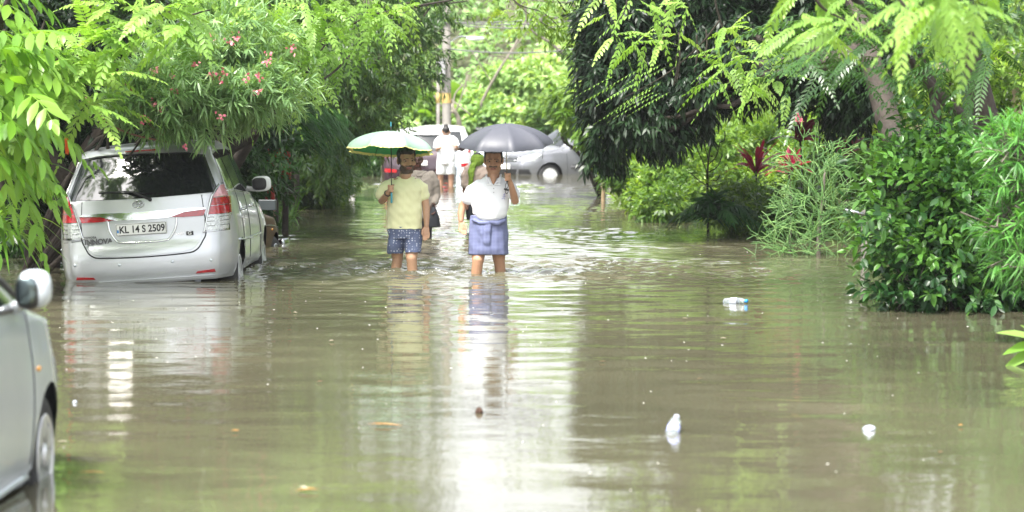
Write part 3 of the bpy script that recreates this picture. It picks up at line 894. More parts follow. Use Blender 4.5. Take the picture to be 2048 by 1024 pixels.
gx0 = at(1035, 350, 65.4)
gc = Car('grey_hatchback', 'grey hatchback parked across the flooded road, nose to the left beside the black umbrella', 'car', (0, 0, -.36), 0, 0, 3.7, .83,
         belt=[(0, .98), (1.5, .96), (2.6, .92), (3.3, .86), (3.7, .76)],
         top=[(0, 1.3), (.3, 1.45), (1.3, 1.56), (1.9, 1.50), (2.65, 1.03), (3.3, .95), (3.6, .86), (3.7, .78)],
         rear=[(.3, 0), (.9, .05), (1.4, .4)], front=[(.25, .06), (.4, 0), (.6, .0), (.8, .12)],
         wheels=[(.62, .31), (3.0, .31)], paint=M_grey, sill=.24, tumble=.2, flare=.02)
ang = rad(90 + 32)                                    # local +y (the nose) points left and towards the camera
gc.root.rotation_euler = (0, 0, ang)
wl = at(1101, 348, 66.5)
R2 = Matrix.Rotation(ang, 3, 'Z'); v = R2 @ Vector((-.83, 3.0, 0))     # its left side (local -x) faces the camera
gc.root.location = (wl[0] - v[0], 66.5 - v[1], -.36)
for sx, ax in ((1, 'R'), (-1, 'L')):
    gc.wheel(sx, .62, .31, 'cap', mat=M_whitep); gc.wheel(sx, 3.0, .31, 'cap', mat=M_whitep)
    gc.patch('side_window', M_glass, [(.5, 1.03), (1.35, 1.0)], [(.75, 1.38), (1.37, 1.43)], ax, .006, 5, n=7)
    gc.patch('side_window', M_glass, [(1.43, 1.0), (2.42, .965)], [(1.45, 1.43), (1.92, 1.37)], ax, .006, 5, n=7)
    gc.line('side_moulding', M_black, [(.95, .55), (2.4, .53)], ax, .022, .004)
    gc.line('door_gap', M_gap, [(1.4, .3), (1.4, .97)], ax, .005, .001); gc.line('door_gap', M_gap, [(2.5, .3), (2.52, .9)], ax, .005, .001)
    gc.line('sill_trim', M_black, [(.95, .27), (2.62, .27)], ax, .035, -.01)
    a = gc.cast((2.3, 1.0), ax, 0)[0]; mb = MB(); ellipsoid(mb, a + np.array([sx * .12, .02, .05]), (.1, .07, .075), None, 14, 8)
    tube(mb, [a, a + np.array([sx * .08, 0, .03])], .02, 6); mb.build('wing_mirror', M_grey, gc.root)
    q = lambda P_: [(sx * a, b_) for a, b_ in P_]
    gc.patch('headlamp', M_clearlens, q([(.40, .70), (.74, .70)]), q([(.42, .80), (.78, .90)]), 'f', .014, 4, n=7)
    gc.patch('fog_lamp', M_black, q([(.52, .38), (.72, .38)]), q([(.54, .50), (.70, .50)]), 'f', .012, 3, n=6)
gc.patch('windscreen', M_glass, [(-.62, 2.6), (.62, 2.6)], [(-.50, 1.95), (.50, 1.95)], 't', .008, 8, n=11)
gc.patch('grille', M_black, [(-.38, .68), (.38, .68)], [(-.40, .80), (.40, .80)], 'f', .012, 4, n=11)
for z_ in (.705, .77): gc.line('grille_bar', M_chrome, [(-.38, z_), (.38, z_)], 'f', .014, .02, n=8)
gc.patch('lower_grille', M_black, [(-.40, .36), (.40, .36)], [(-.46, .50), (.46, .50)], 'f', .012, 4, n=11)
yy = gc.cast((0, .55), 'f', 0)[0][1]
mb = MB(); box(mb, (-.25, yy + .02, .50), (.25, yy + .035, .62)); mb.build('number_plate', M_plate, gc.root, smooth=False)
mb = MB(); box(mb, (.20, yy + .036, .505), (.245, yy + .039, .615)); mb.build('plate_mark', M_blue, gc.root, smooth=False)
# ================================================================== people and umbrellas
M_skin = attrmat('skin')
M_hair = pbr('black_hair', (.012, .010, .009), .5, 0, .3, 60, .002, 150)
M_eye = pbr('eye_white', (.22, .18, .15), .3)
M_iris = pbr('eye_dark', (.02, .012, .008), .15)
M_ytee = pbr('pale_yellow_cotton', (.72, .72, .42), .85, 0, .04, 6, .0008, 260, sheen=.2)
M_wtee = pbr('white_cotton', (.70, .71, .74), .85, 0, .03, 6, .0008, 260, sheen=.2)
M_taupe = pbr('taupe_cotton', (.24, .21, .18), .85, 0, .12, 8, .0008, 260)
M_beige = pbr('beige_cotton', (.42, .33, .28), .85, 0, .08, 8, .0008, 260)
M_dark = pbr('dark_cotton', (.02, .022, .028), .85, 0, .2, 8)
M_gold = pbr('gold', (.8, .55, .2), .25, 1)
M_strap = pbr('black_strap', (.012, .012, .014), .6)


def dotted(name, base, dot):
    m, nt, out = nodes(name); L = nt.links.new
    p = N(nt, 'ShaderNodeBsdfPrincipled'); L(p.outputs[0], out.inputs[0]); p.inputs['Roughness'].default_value = .85
    tc = N(nt, 'ShaderNodeTexCoord')
    v = N(nt, 'ShaderNodeTexVoronoi'); v.inputs['Scale'].default_value = 36; v.inputs['Randomness'].default_value = .45; L(tc.outputs['Object'], v.inputs['Vector'])
    r = N(nt, 'ShaderNodeValToRGB'); r.color_ramp.elements[0].position = .22; r.color_ramp.elements[0].color = (*dot, 1)
    r.color_ramp.elements[1].position = .30; r.color_ramp.elements[1].color = (*base, 1)
    L(v.outputs['Distance'], r.inputs[0])
    n = N(nt, 'ShaderNodeTexNoise'); n.inputs['Scale'].default_value = 90; L(tc.outputs['Object'], n.inputs['Vector'])
    mx = N(nt, 'ShaderNodeMix', data_type='RGBA'); mx.blend_type = 'MULTIPLY'; mx.inputs[0].default_value = .5
    L(r.outputs[0], mx.inputs[6]); L(n.outputs['Fac'], mx.inputs[7]); L(mx.outputs[2], p.inputs['Base Color'])
    b = N(nt, 'ShaderNodeBump'); b.inputs['Distance'].default_value = .001; L(n.outputs['Fac'], b.inputs['Height']); L(b.outputs[0], p.inputs['Normal'])
    return m


def checked(name, c1, c2, sc):
    m, nt, out = nodes(name); L = nt.links.new
    p = N(nt, 'ShaderNodeBsdfPrincipled'); L(p.outputs[0], out.inputs[0]); p.inputs['Roughness'].default_value = .85
    tc = N(nt, 'ShaderNodeTexCoord')
    def wave(d):
        w_ = N(nt, 'ShaderNodeTexWave'); w_.bands_direction = d; w_.inputs['Scale'].default_value = sc; w_.inputs['Distortion'].default_value = .6
        L(tc.outputs['Object'], w_.inputs['Vector']); return w_
    a, b_ = wave('X'), wave('Z')
    ad = N(nt, 'ShaderNodeMath', operation='MAXIMUM'); L(a.outputs['Fac'], ad.inputs[0]); L(b_.outputs['Fac'], ad.inputs[1])
    r = N(nt, 'ShaderNodeValToRGB'); r.color_ramp.elements[0].position = .75; r.color_ramp.elements[0].color = (*c1, 1)
    r.color_ramp.elements[1].position = .98; r.color_ramp.elements[1].color = (*c2, 1)
    L(ad.outputs[0], r.inputs[0]); L(r.outputs[0], p.inputs['Base Color'])
    return m


M_shorts = dotted('dotted_blue_cotton', (.12, .15, .26), (.62, .66, .74))
M_lungi = checked('blue_checked_cotton', (.085, .10, .21), (.2, .22, .35), 22)
M_scarf = checked('green_checked_cloth', (.22, .34, .03), (.07, .14, .015), 14)


def wrinkles(amp, seed, sc=1.0):
    def f(c):
        P = np.asarray(c, float)
        w = np.abs(wob(P * np.array([1., 1., .45]) * 9 * sc, 1, seed)) * .7 + wob(P * np.array([1, 1, 1.6]) * 17 * sc, 1, seed + 1) * .3
        return (amp * (w - .35)).astype(np.float32)
    return f


HX = 1.10


def head(mb, C, Rm, s=1.0, heavy=0.0):
    M = Rm.to_4x4(); C = Vector(C)
    def e(off, r, rr=None): ellipsoid(mb, C + Rm @ Vector((off[0] * HX, off[1], off[2])) * s, [r[0] * HX * s, r[1] * s, r[2] * s], M if rr is None else (Rm @ rr).to_4x4(), 22, 14)
    def l(pts, rad_): limb(mb, [C + Rm @ Vector(p) * s for p in pts], [a * s for a in rad_], 12)
    e((0, .012, .028), (.073, .094, .100)); e((0, -.018, -.045), (.058 + heavy, .066, .078)); e((0, -.05, -.095), (.030 + heavy, .034, .026))
    l([(0, -.080, .030), (0, -.104, -.018)], [.010, .014]); e((-.014, -.092, -.022), (.010, .012, .008)); e((.014, -.092, -.022), (.010, .012, .008))
    l([(-.042, -.070, .036), (-.014, -.080, .033)], [.009, .010]); l([(.042, -.070, .036), (.014, -.080, .033)], [.009, .010])
    for sx in (-1, 1):
        e((sx * .045, -.052, -.020), (.024, .028, .024)); e((sx * .076, .012, -.002), (.010, .021, .034)); e((sx * .073, .0, -.028), (.008, .01, .012))
        l([(sx * .052, .005, -.075), (sx * .03, -.045, -.105)], [.020, .02])
    l([(-.020, -.083, -.052), (0, -.088, -.050), (.020, -.083, -.052)], [.006, .008, .006]); l([(-.017, -.081, -.063), (0, -.086, -.064), (.017, -.081, -.063)], [.006, .0085, .006])


def paint(o, C, Rm, s, base, beard=0, base_o=None, dark=(.02, .014, .01), lips=(.30, .10, .08)):
    me = o.data; n = len(me.vertices); c = np.empty(n * 3, np.float32); me.vertices.foreach_get('co', c); c = c.reshape(-1, 3).astype(float)
    org = np.array(base_o); P = (c + org - np.array(C)) @ np.array(Rm) / s
    x, y, z = P.T; x = x / HX; ax = np.abs(x)
    col = np.tile(np.array(base), (n, 1)) * (1 + .06 * wob(c * 9, 1, 3))[:, None]
    hd = (np.linalg.norm(P, axis=1) < .2) & (y < .05)
    def put(mask, cc, k=1.0): col[mask] = col[mask] * (1 - k) + np.array(cc) * k
    if beard == 1:
        jit = .006 * wob(c * 90, 1, 5)
        put(hd & (z < -.030 - .55 * np.clip(.058 - ax, 0, 1) * (y < -.03) + jit) & (z > -.116) & (y < .005), dark, .88)
        put(hd & (ax > .056) & (z < .03) & (z > -.08) & (y < -.002) & (y > -.04), dark, .8)
        put(hd & (z < -.034 + jit) & (z > -.047) & (ax < .032) & (y < -.06), dark, .9)
    if beard == 2:
        put(hd & (z < -.030) & (z > -.046 - .2 * ax) & (ax < .036) & (y < -.06), dark, .92)
        put(hd & (z < -.04) & (y < .0) & (z > -.13), np.array(base) * .75, .5)
    put(hd & (np.abs(z + .0565 + .15 * ax) < .011) & (ax < .023) & (y < -.07), lips, .85)
    put(hd & (np.abs(z + .057) < .0022) & (ax < .02) & (y < -.07), dark, .8)
    put(hd & (np.abs(z - .034 + .9 * np.clip(ax - .03, 0, 1)) < .0042) & (ax > .010) & (ax < .050) & (y < -.05), dark, .9)
    put(hd & (((ax - .030) / .020) ** 2 + ((z - .011) / .013) ** 2 < 1) & (y < -.04), np.array(base) * .7, .6)  # eye sockets aren't hollowed; their shade is painted into the skin colour
    put(hd & (((ax - .009) / .005) ** 2 + ((z + .029) / .004) ** 2 < 1) & (y < -.08), dark, .7)
    at_ = me.color_attributes.new('paint', 'FLOAT_COLOR', 'POINT')
    at_.data.foreach_set('color', np.hstack([np.clip(col, 0, 1), np.ones((n, 1))]).astype(np.float32).ravel())


def eyes(root, C, Rm, s):
    for sx in (-1, 1):
        mb = MB(); c = Vector(C) + Rm @ Vector((sx * .030 * HX, -.0665, .011)) * s
        ellipsoid(mb, c, (.0135 * s, .0115 * s, .007 * s), Rm.to_4x4(), 14, 8); o = mb.build('eye', M_eye, root)
        mb = MB(); ellipsoid(mb, c + Rm @ Vector((0, -.0095, -.001)) * s, (.0062 * s, .004 * s, .0062 * s), Rm.to_4x4(), 12, 6)
        mb.build('iris', M_iris, o)


def grip(mb, G, sx, s=1.0):
    """fist closed round an upright shaft at G; sx = side on which the palm lies"""
    G = np.array(list(G))
    def p(x, y, z): return G + np.array([sx * x, y, z]) * s
    ellipsoid(mb, p(.024, .014, -.002), (.017 * s, .030 * s, .042 * s))
    for k in range(4):
        z = .031 - k * .0205; q = 1 - .05 * abs(k - 1)
        limb(mb, [p(.030, .020, z), p(.032, -.012, z + .002), p(.012, -.030 * q, z), p(-.014, -.024 * q, z - .003), p(-.020, -.004, z - .004)],
             [.0105 * s, .0105 * s, .0098 * s, .0088 * s, .0075 * s], 10)
    limb(mb, [p(.020, .030, .018), p(-.004, .030, .034), p(-.024, .010, .038), p(-.020, -.012, .036)], [.0125 * s, .0115 * s, .0105 * s, .009 * s], 10)


def hanging(mb, W, tip, sx, s=1.0):
    """relaxed hand below a wrist; sx = side the thumb is on; fingers curled a little"""
    W = np.array(list(W)); d = unit(np.array(list(tip)) - W); u = np.array([sx, 0, 0.]); f = unit(np.cross(d, u)); f = f if f[1] < 0 else -f
    def p(a, b_, c): return W + (d * a + u * b_ + f * c) * s
    limb(mb, [p(-.01, 0, 0), p(.035, 0, .004), p(.075, 0, .004)], [.024 * s, .034 * s, .036 * s], 16, (1, .5) if abs(d[2]) > .85 else (.5, 1))
    for k in range(4):
        b0 = .030 - k * .020; ln = (.073, .082, .077, .060)[k]; cu = .010 + .006 * k
        limb(mb, [p(.070, b0, .003), p(.092 + ln * .25, b0 * 1.05, cu * .6), p(.085 + ln * .62, b0 * 1.0, cu * 2.0), p(.082 + ln * .95, b0 * .95, cu * 3.6)], [.0105 * s, .0098 * s, .009 * s, .0075 * s], 10)
    limb(mb, [p(.018, .022, .006), p(.045, .042, .014), p(.078, .046, .024), p(.098, .040, .032)], [.014 * s, .0125 * s, .0105 * s, .0085 * s], 10)


def umbrella(name, label, G, A, Rr, hh, tilt, top, under, trim=None, nr=8, rot=0.0, shaft_mat=None, handle_mat=None, low=.1, finial=.05, rib=None):
    """G grip point, A apex of the canopy"""
    G, A = Vector(G), Vector(A); root = thing(name, label, 'umbrella', tuple(G))
    Rm = Matrix.Rotation(tilt[0], 3, 'X') @ Matrix.Rotation(tilt[1], 3, 'Y')
    def pt(th, r, dz=0):
        z = -hh * (r ** 1.6)
        return A + Rm @ Vector((Rr * math.sin(r * 1.35) / math.sin(1.35) * math.cos(th), Rr * math.sin(r * 1.35) / math.sin(1.35) * math.sin(th), z + dz))
    def grid(dz, mat, nm, par):
        mb = MB(); sub = 8; nrad = 12
        V = []
        for i in range(nrad + 1):
            r = i / nrad
            for k in range(nr):
                a0 = rot + k * 2 * math.pi / nr; a1 = rot + (k + 1) * 2 * math.pi / nr
                for j in range(sub):
                    t = j / sub; q0, q1 = pt(a0, r, dz), pt(a1, r, dz)
                    q = q0.lerp(q1, t); bow = 4 * t * (1 - t)
                    q += (q - A) * (-.085 * bow * r ** 3) + Rm @ Vector((0, 0, -.03 * bow * r + .003 * math.sin(9 * t * 3.1 + k * 2 + r * 7) * r))
                    V.append(q)
        m = nr * sub
        mb.add([list(v) for v in V], [(i * m + j, i * m + (j + 1) % m, (i + 1) * m + (j + 1) % m, (i + 1) * m + j) for i in range(nrad) for j in range(m)])
        o = mb.build(nm, mat, par); return o, V[-m:]
    can, rim = grid(0, top, 'canopy', root)
    lin, _ = grid(-.004, under, 'lining', can)
    if trim:
        mb = MB(); V = []; n = len(rim); K = 6
        for i in range(n * K):
            a, b_ = rim[i // K], rim[(i // K + 1) % n]; t = (i % K) / K
            q = a.lerp(b_, t); c = Rm @ Vector((0, 0, 1)); out_ = (q - A).normalized()
            zz = .5 + .5 * math.sin(i * 2 * math.pi / K * 1.0)
            V += [q - out_ * .016 + c * .004, q + out_ * (.006 + .008 * zz) - c * .006]
        m = n * K; mb.add([list(v) for v in V], [(2 * i, 2 * i + 1, (2 * i + 3) % (2 * m), (2 * i + 2) % (2 * m)) for i in range(m)])
        mb.build('scalloped_trim', trim, can)
    hub = A + Rm @ Vector((0, 0, -.30 * 1.0)) * .6
    for k in range(nr):
        a = rot + k * 2 * math.pi / nr
        mb = MB(); tube(mb, [pt(a, r, -.009) for r in np.linspace(.02, 1.0, 9)], .0028, 5)
        tube(mb, [hub, pt(a, .5, -.010)], .0028, 5); ellipsoid(mb, pt(a, 1.0, -.005), (.005, .005, .008), None, 8, 6)
        mb.build('rib', rib or M_strap, root)
    mb = MB(); d = (G - A).normalized(); tube(mb, [A - d * finial, A + d * .001, G + d * low], [.0055, .0055, .0055], 10); mb.build('shaft', shaft_mat or M_strap, root)
    mb = MB(); limb(mb, [A - d * finial, A - d * (finial - .04)], [.006, .007], 10); mb.build('ferrule', handle_mat or M_strap, root)
    mb = MB(); limb(mb, [G - d * .02, G + d * .05, G + d * low], [.010, .011, .012], 12); mb.build('handle', handle_mat or M_strap, root)
    return root


# ---------------------------------------------------------------- man in the yellow T-shirt
Y1 = 29.3
def J(px, py, dy=0, Y=None): return at(px, py, (Y if Y else Y1) + dy)
o1 = (J(808, 500)[0], Y1, -.38)
man = thing('person', 'man in pale yellow T-shirt and dotted blue shorts wading under a pale green umbrella', 'person', o1)
sk = (.48, .28, .17); HC = J(813, 321, -.04); HR = Matrix.Rotation(rad(22), 3, 'Z') @ Matrix.Rotation(rad(9), 3, 'X') @ Matrix.Rotation(rad(-3), 3, 'Y')
mb = MB(); head(mb, HC, HR, 1.12)
limb(mb, [J(811, 332, 0), J(811, 346, .01), J(809, 360, .02)], [.056, .058, .07]); ellipsoid(mb, J(811, 351, -.052), (.060, .060, .046))
loft(mb, [(*J(808, 470), .15, .10), (*J(809, 440), .15, .10), (*J(809, 400), .155, .105), (*J(809, 368), .17, .10), (*J(810, 356), .12, .07)], 28)
limb(mb, [J(780, 368), J(767, 384, -.0), J(764, 401, -.02)], [.045, .046, .041]); limb(mb, [J(764, 401, -.02), J(768, 397, -.1), J(776, 386, -.215)], [.041, .038, .027])
grip(mb, J(783, 377, -.25), -1, .98)
limb(mb, [J(776, 387, -.205), J(779, 381, -.235)], [.026, .024])
limb(mb, [J(838, 378), J(849, 392, .01), J(852, 413, .0)], [.045, .045, .040]); limb(mb, [J(852, 412, .0), J(853, 430, -.03), J(853, 452, -.06)], [.040, .036, .026])
hanging(mb, J(853, 453, -.06), J(852, 488, -.09), -1, .98)
for hx, kx, wx, dk in ((793, 795, 792, .05), (824, 823, 825, -.12)):
    limb(mb, [J(hx, 472), J((hx + kx) / 2, 496, dk / 2), J(kx, 519, dk)], [.088, .076, .057])
    limb(mb, [J(kx, 517, dk - .012), J(wx, 541, dk + .01), J(wx, 575, dk + .04), (J(wx, 600)[0], Y1 + dk + .06, -.33)], [.054, .055, .047, .036]); ellipsoid(mb, np.array(J(kx, 519, dk - .028)), (.040, .036, .045)); limb(mb, [J(kx, 524, dk + .03), J(wx, 541, dk + .05), J(wx, 560, dk + .05)], [.035, .045, .03])
    limb(mb, [(J(wx, 600)[0], Y1 + dk + .07, -.345), (J(wx, 600)[0], Y1 + dk - .12, -.355)], [.038, .03], flat=(1.1, .8))
b = fuse(mb, 'body', M_skin, man, .0055, 2)
paint(b, HC, HR, 1.12, sk, 1, o1); eyes(man, HC, HR, 1.12)
mb = MB()
def hh_(off, r): ellipsoid(mb, HC + HR @ Vector((off[0] * HX, off[1], off[2])) * 1.1, (r[0] * HX * 1.1, r[1] * 1.1, r[2] * 1.1), HR.to_4x4(), 20, 12)
hh_((0, .025, .060), (.079, .088, .082)); hh_((0, -.022, .098), (.068, .062, .042)); hh_((-.03, -.05, .10), (.04, .035, .03)); hh_((.03, -.05, .10), (.038, .035, .03)); hh_((0, .06, .01), (.068, .055, .07))
for s_ in (-1, 1): hh_((s_ * .070, .01, .05), (.012, .035, .05)); hh_((s_ * .069, -.012, .02), (.008, .012, .03))
fuse(mb, 'hair', M_hair, man, .006, 1, wrinkle=wrinkles(.008, 3, 3))
mb = MB()
loft(mb, [(*J(808, 458), .186, .142), (*J(808, 456), .190, .146), (*J(808, 435), .186, .142), (*J(809, 405), .186, .14), (*J(809, 382), .192, .14), (*J(810, 371), .188, .125), (*J(810, 364), .165, .106), (*J(811, 358), .120, .09), (*J(811, 353), .090, .075)], 44, 2.3,
     fold=lambda th, i: 1 + (.018 * np.sin(th * 5 + i) + .01 * np.sin(th * 11 + 2 * i)) * (1 if i < 5 else .2))
limb(mb, [J(786, 366), J(773, 372, -.0), J(766, 383, -.01), J(764, 391, -.02)], [.058, .068, .070, .070]); limb(mb, [J(835, 366), J(845, 375, 0), J(848, 393, .01)], [.058, .066, .066])
fuse(mb, 'tshirt', M_ytee, man, .006, 1, wrinkle=wrinkles(.021, 4, .55))
mb = MB()
loft(mb, [(*J(808, 476), .172, .14), (*J(808, 462), .182, .145), (*J(808, 452), .178, .14)], 36)
for hx, kx, py, dk in ((792, 791, 508, .02), (825, 825, 505, -.08)):
    loft(mb, [(*J(kx, py, dk), .086, .098), (*J(kx, py - 3, dk), .091, .102), (*J((hx + kx) / 2, 485, dk / 2), .092, .105), (*J(hx, 465), .09, .11)], 32, 2.3, fold=lambda th, i: 1 + .03 * np.sin(th * 4 + i * 1.5))
fuse(mb, 'shorts', M_shorts, man, .006, 1, wrinkle=wrinkles(.020, 6, .6))
mb = MB(); cw = J(775, 387, -.205); t = np.linspace(0, 6.283, 25)
ax_ = unit(np.array(J(783, 377, -.25)) - np.array(J(768, 397, -.1))); e1 = unit(np.cross(ax_, (0, 0, 1.))); e2 = np.cross(ax_, e1)
tube(mb, [np.array(cw) + .033 * (math.cos(a) * e1 + math.sin(a) * e2) for a in t], .006, 8, cap=False); mb.build('wristband', M_strap, man)

M_ug = leafmat('pale_green_fabric', [(.30, .44, .35)] * 3, .55, .3, (1, 1.1, 1), .3)
M_ul = leafmat('green_lining', [(.12, .50, .2)] * 3, .7, .5, (1, 1.05, 1))
M_ut = pbr('yellow_trim', (.75, .68, .22), .7, 0, .1, 30)
M_teal = pbr('teal_plastic', (.04, .25, .30), .35, 0, .1, 8)
umbrella('umbrella', 'pale green umbrella with scalloped yellow edge held by the man in yellow', J(783, 377, -.25), J(782, 262, -.20), .48, .205, (rad(-8), rad(2)), M_ug, M_ul, M_ut, 8, rad(22), M_strap, M_teal, .145, .09)

# ---------------------------------------------------------------- man in the white polo
Y2 = 28.7
o2 = (J(976, 500, 0, Y2)[0], Y2, -.38)
K = lambda px, py, dy=0: at(px, py, Y2 + dy)
man2 = thing('person', 'moustached man in white polo shirt and folded blue lungi under a dark grey umbrella', 'person', o2)
sk2 = (.44, .24, .145); HC = K(987, 321, -.05); HR = Matrix.Rotation(rad(-3), 3, 'Z') @ Matrix.Rotation(rad(13), 3, 'X')
mb = MB(); head(mb, HC, HR, 1.12, .004)
limb(mb, [K(987, 334, .0), K(987, 350, .01), K(985, 366, .02)], [.058, .062, .075]); limb(mb, [K(987, 348, -.055), K(987, 357, -.088), K(987, 366, -.112)], [.055, .034, .014])
loft(mb, [(*K(976, 470), .16, .12), (*K(978, 440), .165, .14), (*K(980, 405), .165, .13), (*K(983, 372), .18, .11), (*K(985, 360), .12, .075)], 28)
limb(mb, [K(952, 376), K(934, 396, .02), K(925, 413, .02)], [.044, .045, .040]); limb(mb, [K(925, 412, .02), K(922, 428, -.01), K(922, 442, -.04)], [.040, .037, .027])
hanging(mb, K(922, 443, -.04), K(927, 472, -.08), 1, .98)
limb(mb, [K(1018, 376), K(1029, 389, -.03), K(1030, 402, -.06)], [.044, .046, .042]); limb(mb, [K(1030, 402, -.06), K(1027, 388, -.12), K(1021, 366, -.19)], [.042, .038, .027])
grip(mb, K(1014, 354, -.22), 1, 1.0); limb(mb, [K(1021, 367, -.19), K(1018, 359, -.205)], [.026, .025])
for hx, kx, wx, dk in ((958, 956, 953, -.10), (996, 998, 1001, .04)):
    limb(mb, [K(hx, 478), K((hx + kx) / 2, 500, dk / 2), K(kx, 521, dk)], [.092, .078, .062])
    limb(mb, [K(kx, 519, dk - .012), K(wx, 546, dk + .01), K(wx, 580, dk + .04), (K(wx, 600)[0], Y2 + dk + .06, -.33)], [.058, .056, .048, .038]); ellipsoid(mb, np.array(K(kx, 521, dk - .030)), (.042, .036, .048)); limb(mb, [K(kx, 528, dk + .03), K(wx, 546, dk + .05), K(wx, 565, dk + .05)], [.035, .046, .03])
    limb(mb, [(K(wx, 600)[0], Y2 + dk + .07, -.345), (K(wx, 600)[0], Y2 + dk - .12, -.355)], [.038, .03], flat=(1.1, .8))
b = fuse(mb, 'body', M_skin, man2, .0055, 2)
paint(b, HC, HR, 1.12, sk2, 2, o2); eyes(man2, HC, HR, 1.12)
mb = MB()
hh_((0, .028, .055), (.079, .086, .078)); hh_((0, .0, .092), (.066, .070, .034)); hh_((0, .06, .01), (.068, .055, .08))
for s_ in (-1, 1): hh_((s_ * .072, .008, .045), (.010, .034, .052)); hh_((s_ * .071, -.014, .01), (.007, .010, .03))
fuse(mb, 'hair', M_hair, man2, .006, 1, wrinkle=wrinkles(.004, 5, 3))
mb = MB()
loft(mb, [(*K(980, 445, -.06), .07, .11), (*K(980, 441, -.05), .115, .14), (*K(980, 436, -.04), .150, .165), (*K(979, 427, -.02), .182, .188), (*K(980, 412, -.01), .196, .185), (*K(981, 392), .198, .165), (*K(983, 376), .200, .138), (*K(984, 368), .178, .116), (*K(986, 361), .130, .094), (*K(987, 355), .095, .08)], 44, 2.25,
     fold=lambda th, i: 1 + (.012 * np.sin(th * 5 + i) + .008 * np.sin(th * 9 + 2 * i)))
limb(mb, [K(958, 371), K(944, 381, .01), K(936, 399, .015)], [.062, .070, .072]); limb(mb, [K(1011, 371), K(1023, 378, -.02), K(1029, 389, -.05)], [.062, .068, .068])
po = fuse(mb, 'polo_shirt', M_wtee, man2, .006, 1, wrinkle=wrinkles(.021, 9, .55))
mb = MB()
for s_ in (-1, 1):
    p0 = K(987, 366, -.115); cx = K(987, 350)[0]
    a = Vector((cx + s_ * .075, Y2 + .02, K(987, 350)[2])); b_ = Vector((cx + s_ * .072, Y2 - .06, K(987, 354)[2])); c_ = Vector((cx + s_ * .012, Y2 - .115, K(987, 369)[2])); d_ = Vector((cx + s_ * .07, Y2 - .118, K(987, 368)[2]))
    limb(mb, [a, b_, c_], [.012, .014, .010], 8); limb(mb, [b_, d_], [.012, .008], 8); limb(mb, [c_, d_], [.009, .008], 8)
    limb(mb, [b_.lerp(c_, .5), d_], [.010, .010], 8)
fuse(mb, 'collar', M_wtee, po, .005, 1)
mb = MB()
for z_ in range(3): ellipsoid(mb, K(987.5, 369 + z_ * 8, -.135 - z_ * .008), (.005, .003, .005), None, 10, 6)
mb.build('buttons', M_chromed, po)
# pocket marks: small lilac lettering-like stitches
M_lilac = pbr('lilac_print', (.25, .25, .5), .7)
mb = MB()
for (x0, y0, x1, y1) in ((1006, 392, 1010, 388), (1010, 388, 1009, 394), (1005, 395, 1011, 394), (1003, 399, 1008, 397), (1008, 397, 1010, 400)):
    a = K(x0, y0, -.30); b_ = K(x1, y1, -.30)
    def drop(v):
        dg = None; h = po_b.ray_cast(Vector(v) - Vector(o2), Vector((0, 1, 0)))
        return (h[0] + Vector(o2) + Vector((0, -.002, 0))) if h[0] else v
    if 'po_b' not in globals(): po_b = BVHTree.FromPolygons([v.co.copy() for v in po.data.vertices], [tuple(p.vertices) for p in po.data.polygons])
    tube(mb, [drop(a), drop(a.lerp(b_, .5)), drop(b_)], .0028, 5)
mb.build('pocket_print', M_lilac, po)
mb = MB()
loft(mb, [(*K(976, 509, -.01), .196, .165), (*K(976, 507, -.01), .205, .175), (*K(976, 498, -.01), .204, .178), (*K(976, 475), .203, .178), (*K(976, 455), .193, .168), (*K(976, 440), .190, .160), (*K(976, 430), .188, .148)], 90, 2.4,
     fold=lambda th, i: 1 + (.025 * np.sin(th * 7 + .6 * i) + .040 * np.abs(np.sin(th * 8 + 1.1 + .15 * i)) - .02 + .03 * np.exp(-((th - 4.55) / .16) ** 2)) * min(1, (7 - i) / 3))
limb(mb, [K(977, 444, -.17), K(975, 462, -.19), K(973, 485, -.185), K(974, 500, -.17)], [.022, .028, .030, .024], flat=(1.3, .6))
limb(mb, [K(968, 446, -.16), K(965, 468, -.18), K(968, 492, -.17)], [.016, .020, .014], flat=(1.2, .6))
limb(mb, [K(980, 444, -.17), K(995, 447, -.165), K(1009, 441, -.12)], [.018, .02, .014]); limb(mb, [K(946, 440, -.12), K(960, 446, -.16), K(975, 446, -.175)], [.014, .018, .02])
lg = fuse(mb, 'lungi', M_lungi, man2, .006, 1, wrinkle=wrinkles(.018, 12, .7))
mb = MB(); tube(mb, [np.array(K(1014, 352, -.25)) + np.array([.021 + .0115 * math.cos(a), -.004 + .0115 * math.sin(a), .0]) for a in t], .0025, 6, cap=False)
mb.build('ring', M_gold, man2)
M_ub = pbr('dark_grey_fabric', (.06, .063, .08), .5, 0, .06, 4, .0008, 50, spec=.45)
M_steel = pbr('steel', (.55, .56, .58), .25, 1)
u2 = umbrella('umbrella', 'dark grey folding umbrella with strap hanging off its rim, held by the man in white', K(1014, 354, -.22), K(1011, 247, -.16), .50, .225, (rad(7), rad(-1.5)), M_ub, M_strap, None, 8, rad(8), M_steel, M_strap, .05, .012, M_steel)
mb = MB(); a = K(1083, 289, -.42)
tube(mb, curve([a, a + Vector((.012, 0, -.02)), a + Vector((.016, 0, -.08)), a + Vector((.008, 0, -.15))], 5), .0028, 6); ellipsoid(mb, a + Vector((.0, 0, .004)), (.012, .006, .008), None, 10, 6)
mb.build('closing_strap', M_strap, u2)
mb = MB(); a = K(1014, 364, -.23)
tube(mb, curve([a, a + Vector((.012, 0, -.04)), a + Vector((-.004, 0, -.075))], 5), .003, 6); tube(mb, curve([a, a + Vector((-.018, 0, -.04)), a + Vector((-.004, 0, -.075))], 5), .003, 6)
tube(mb, curve([a + Vector((-.03, 0, -.07)), a + Vector((-.01, 0, -.078)), a + Vector((.02, 0, -.085))], 4), .010, 8)
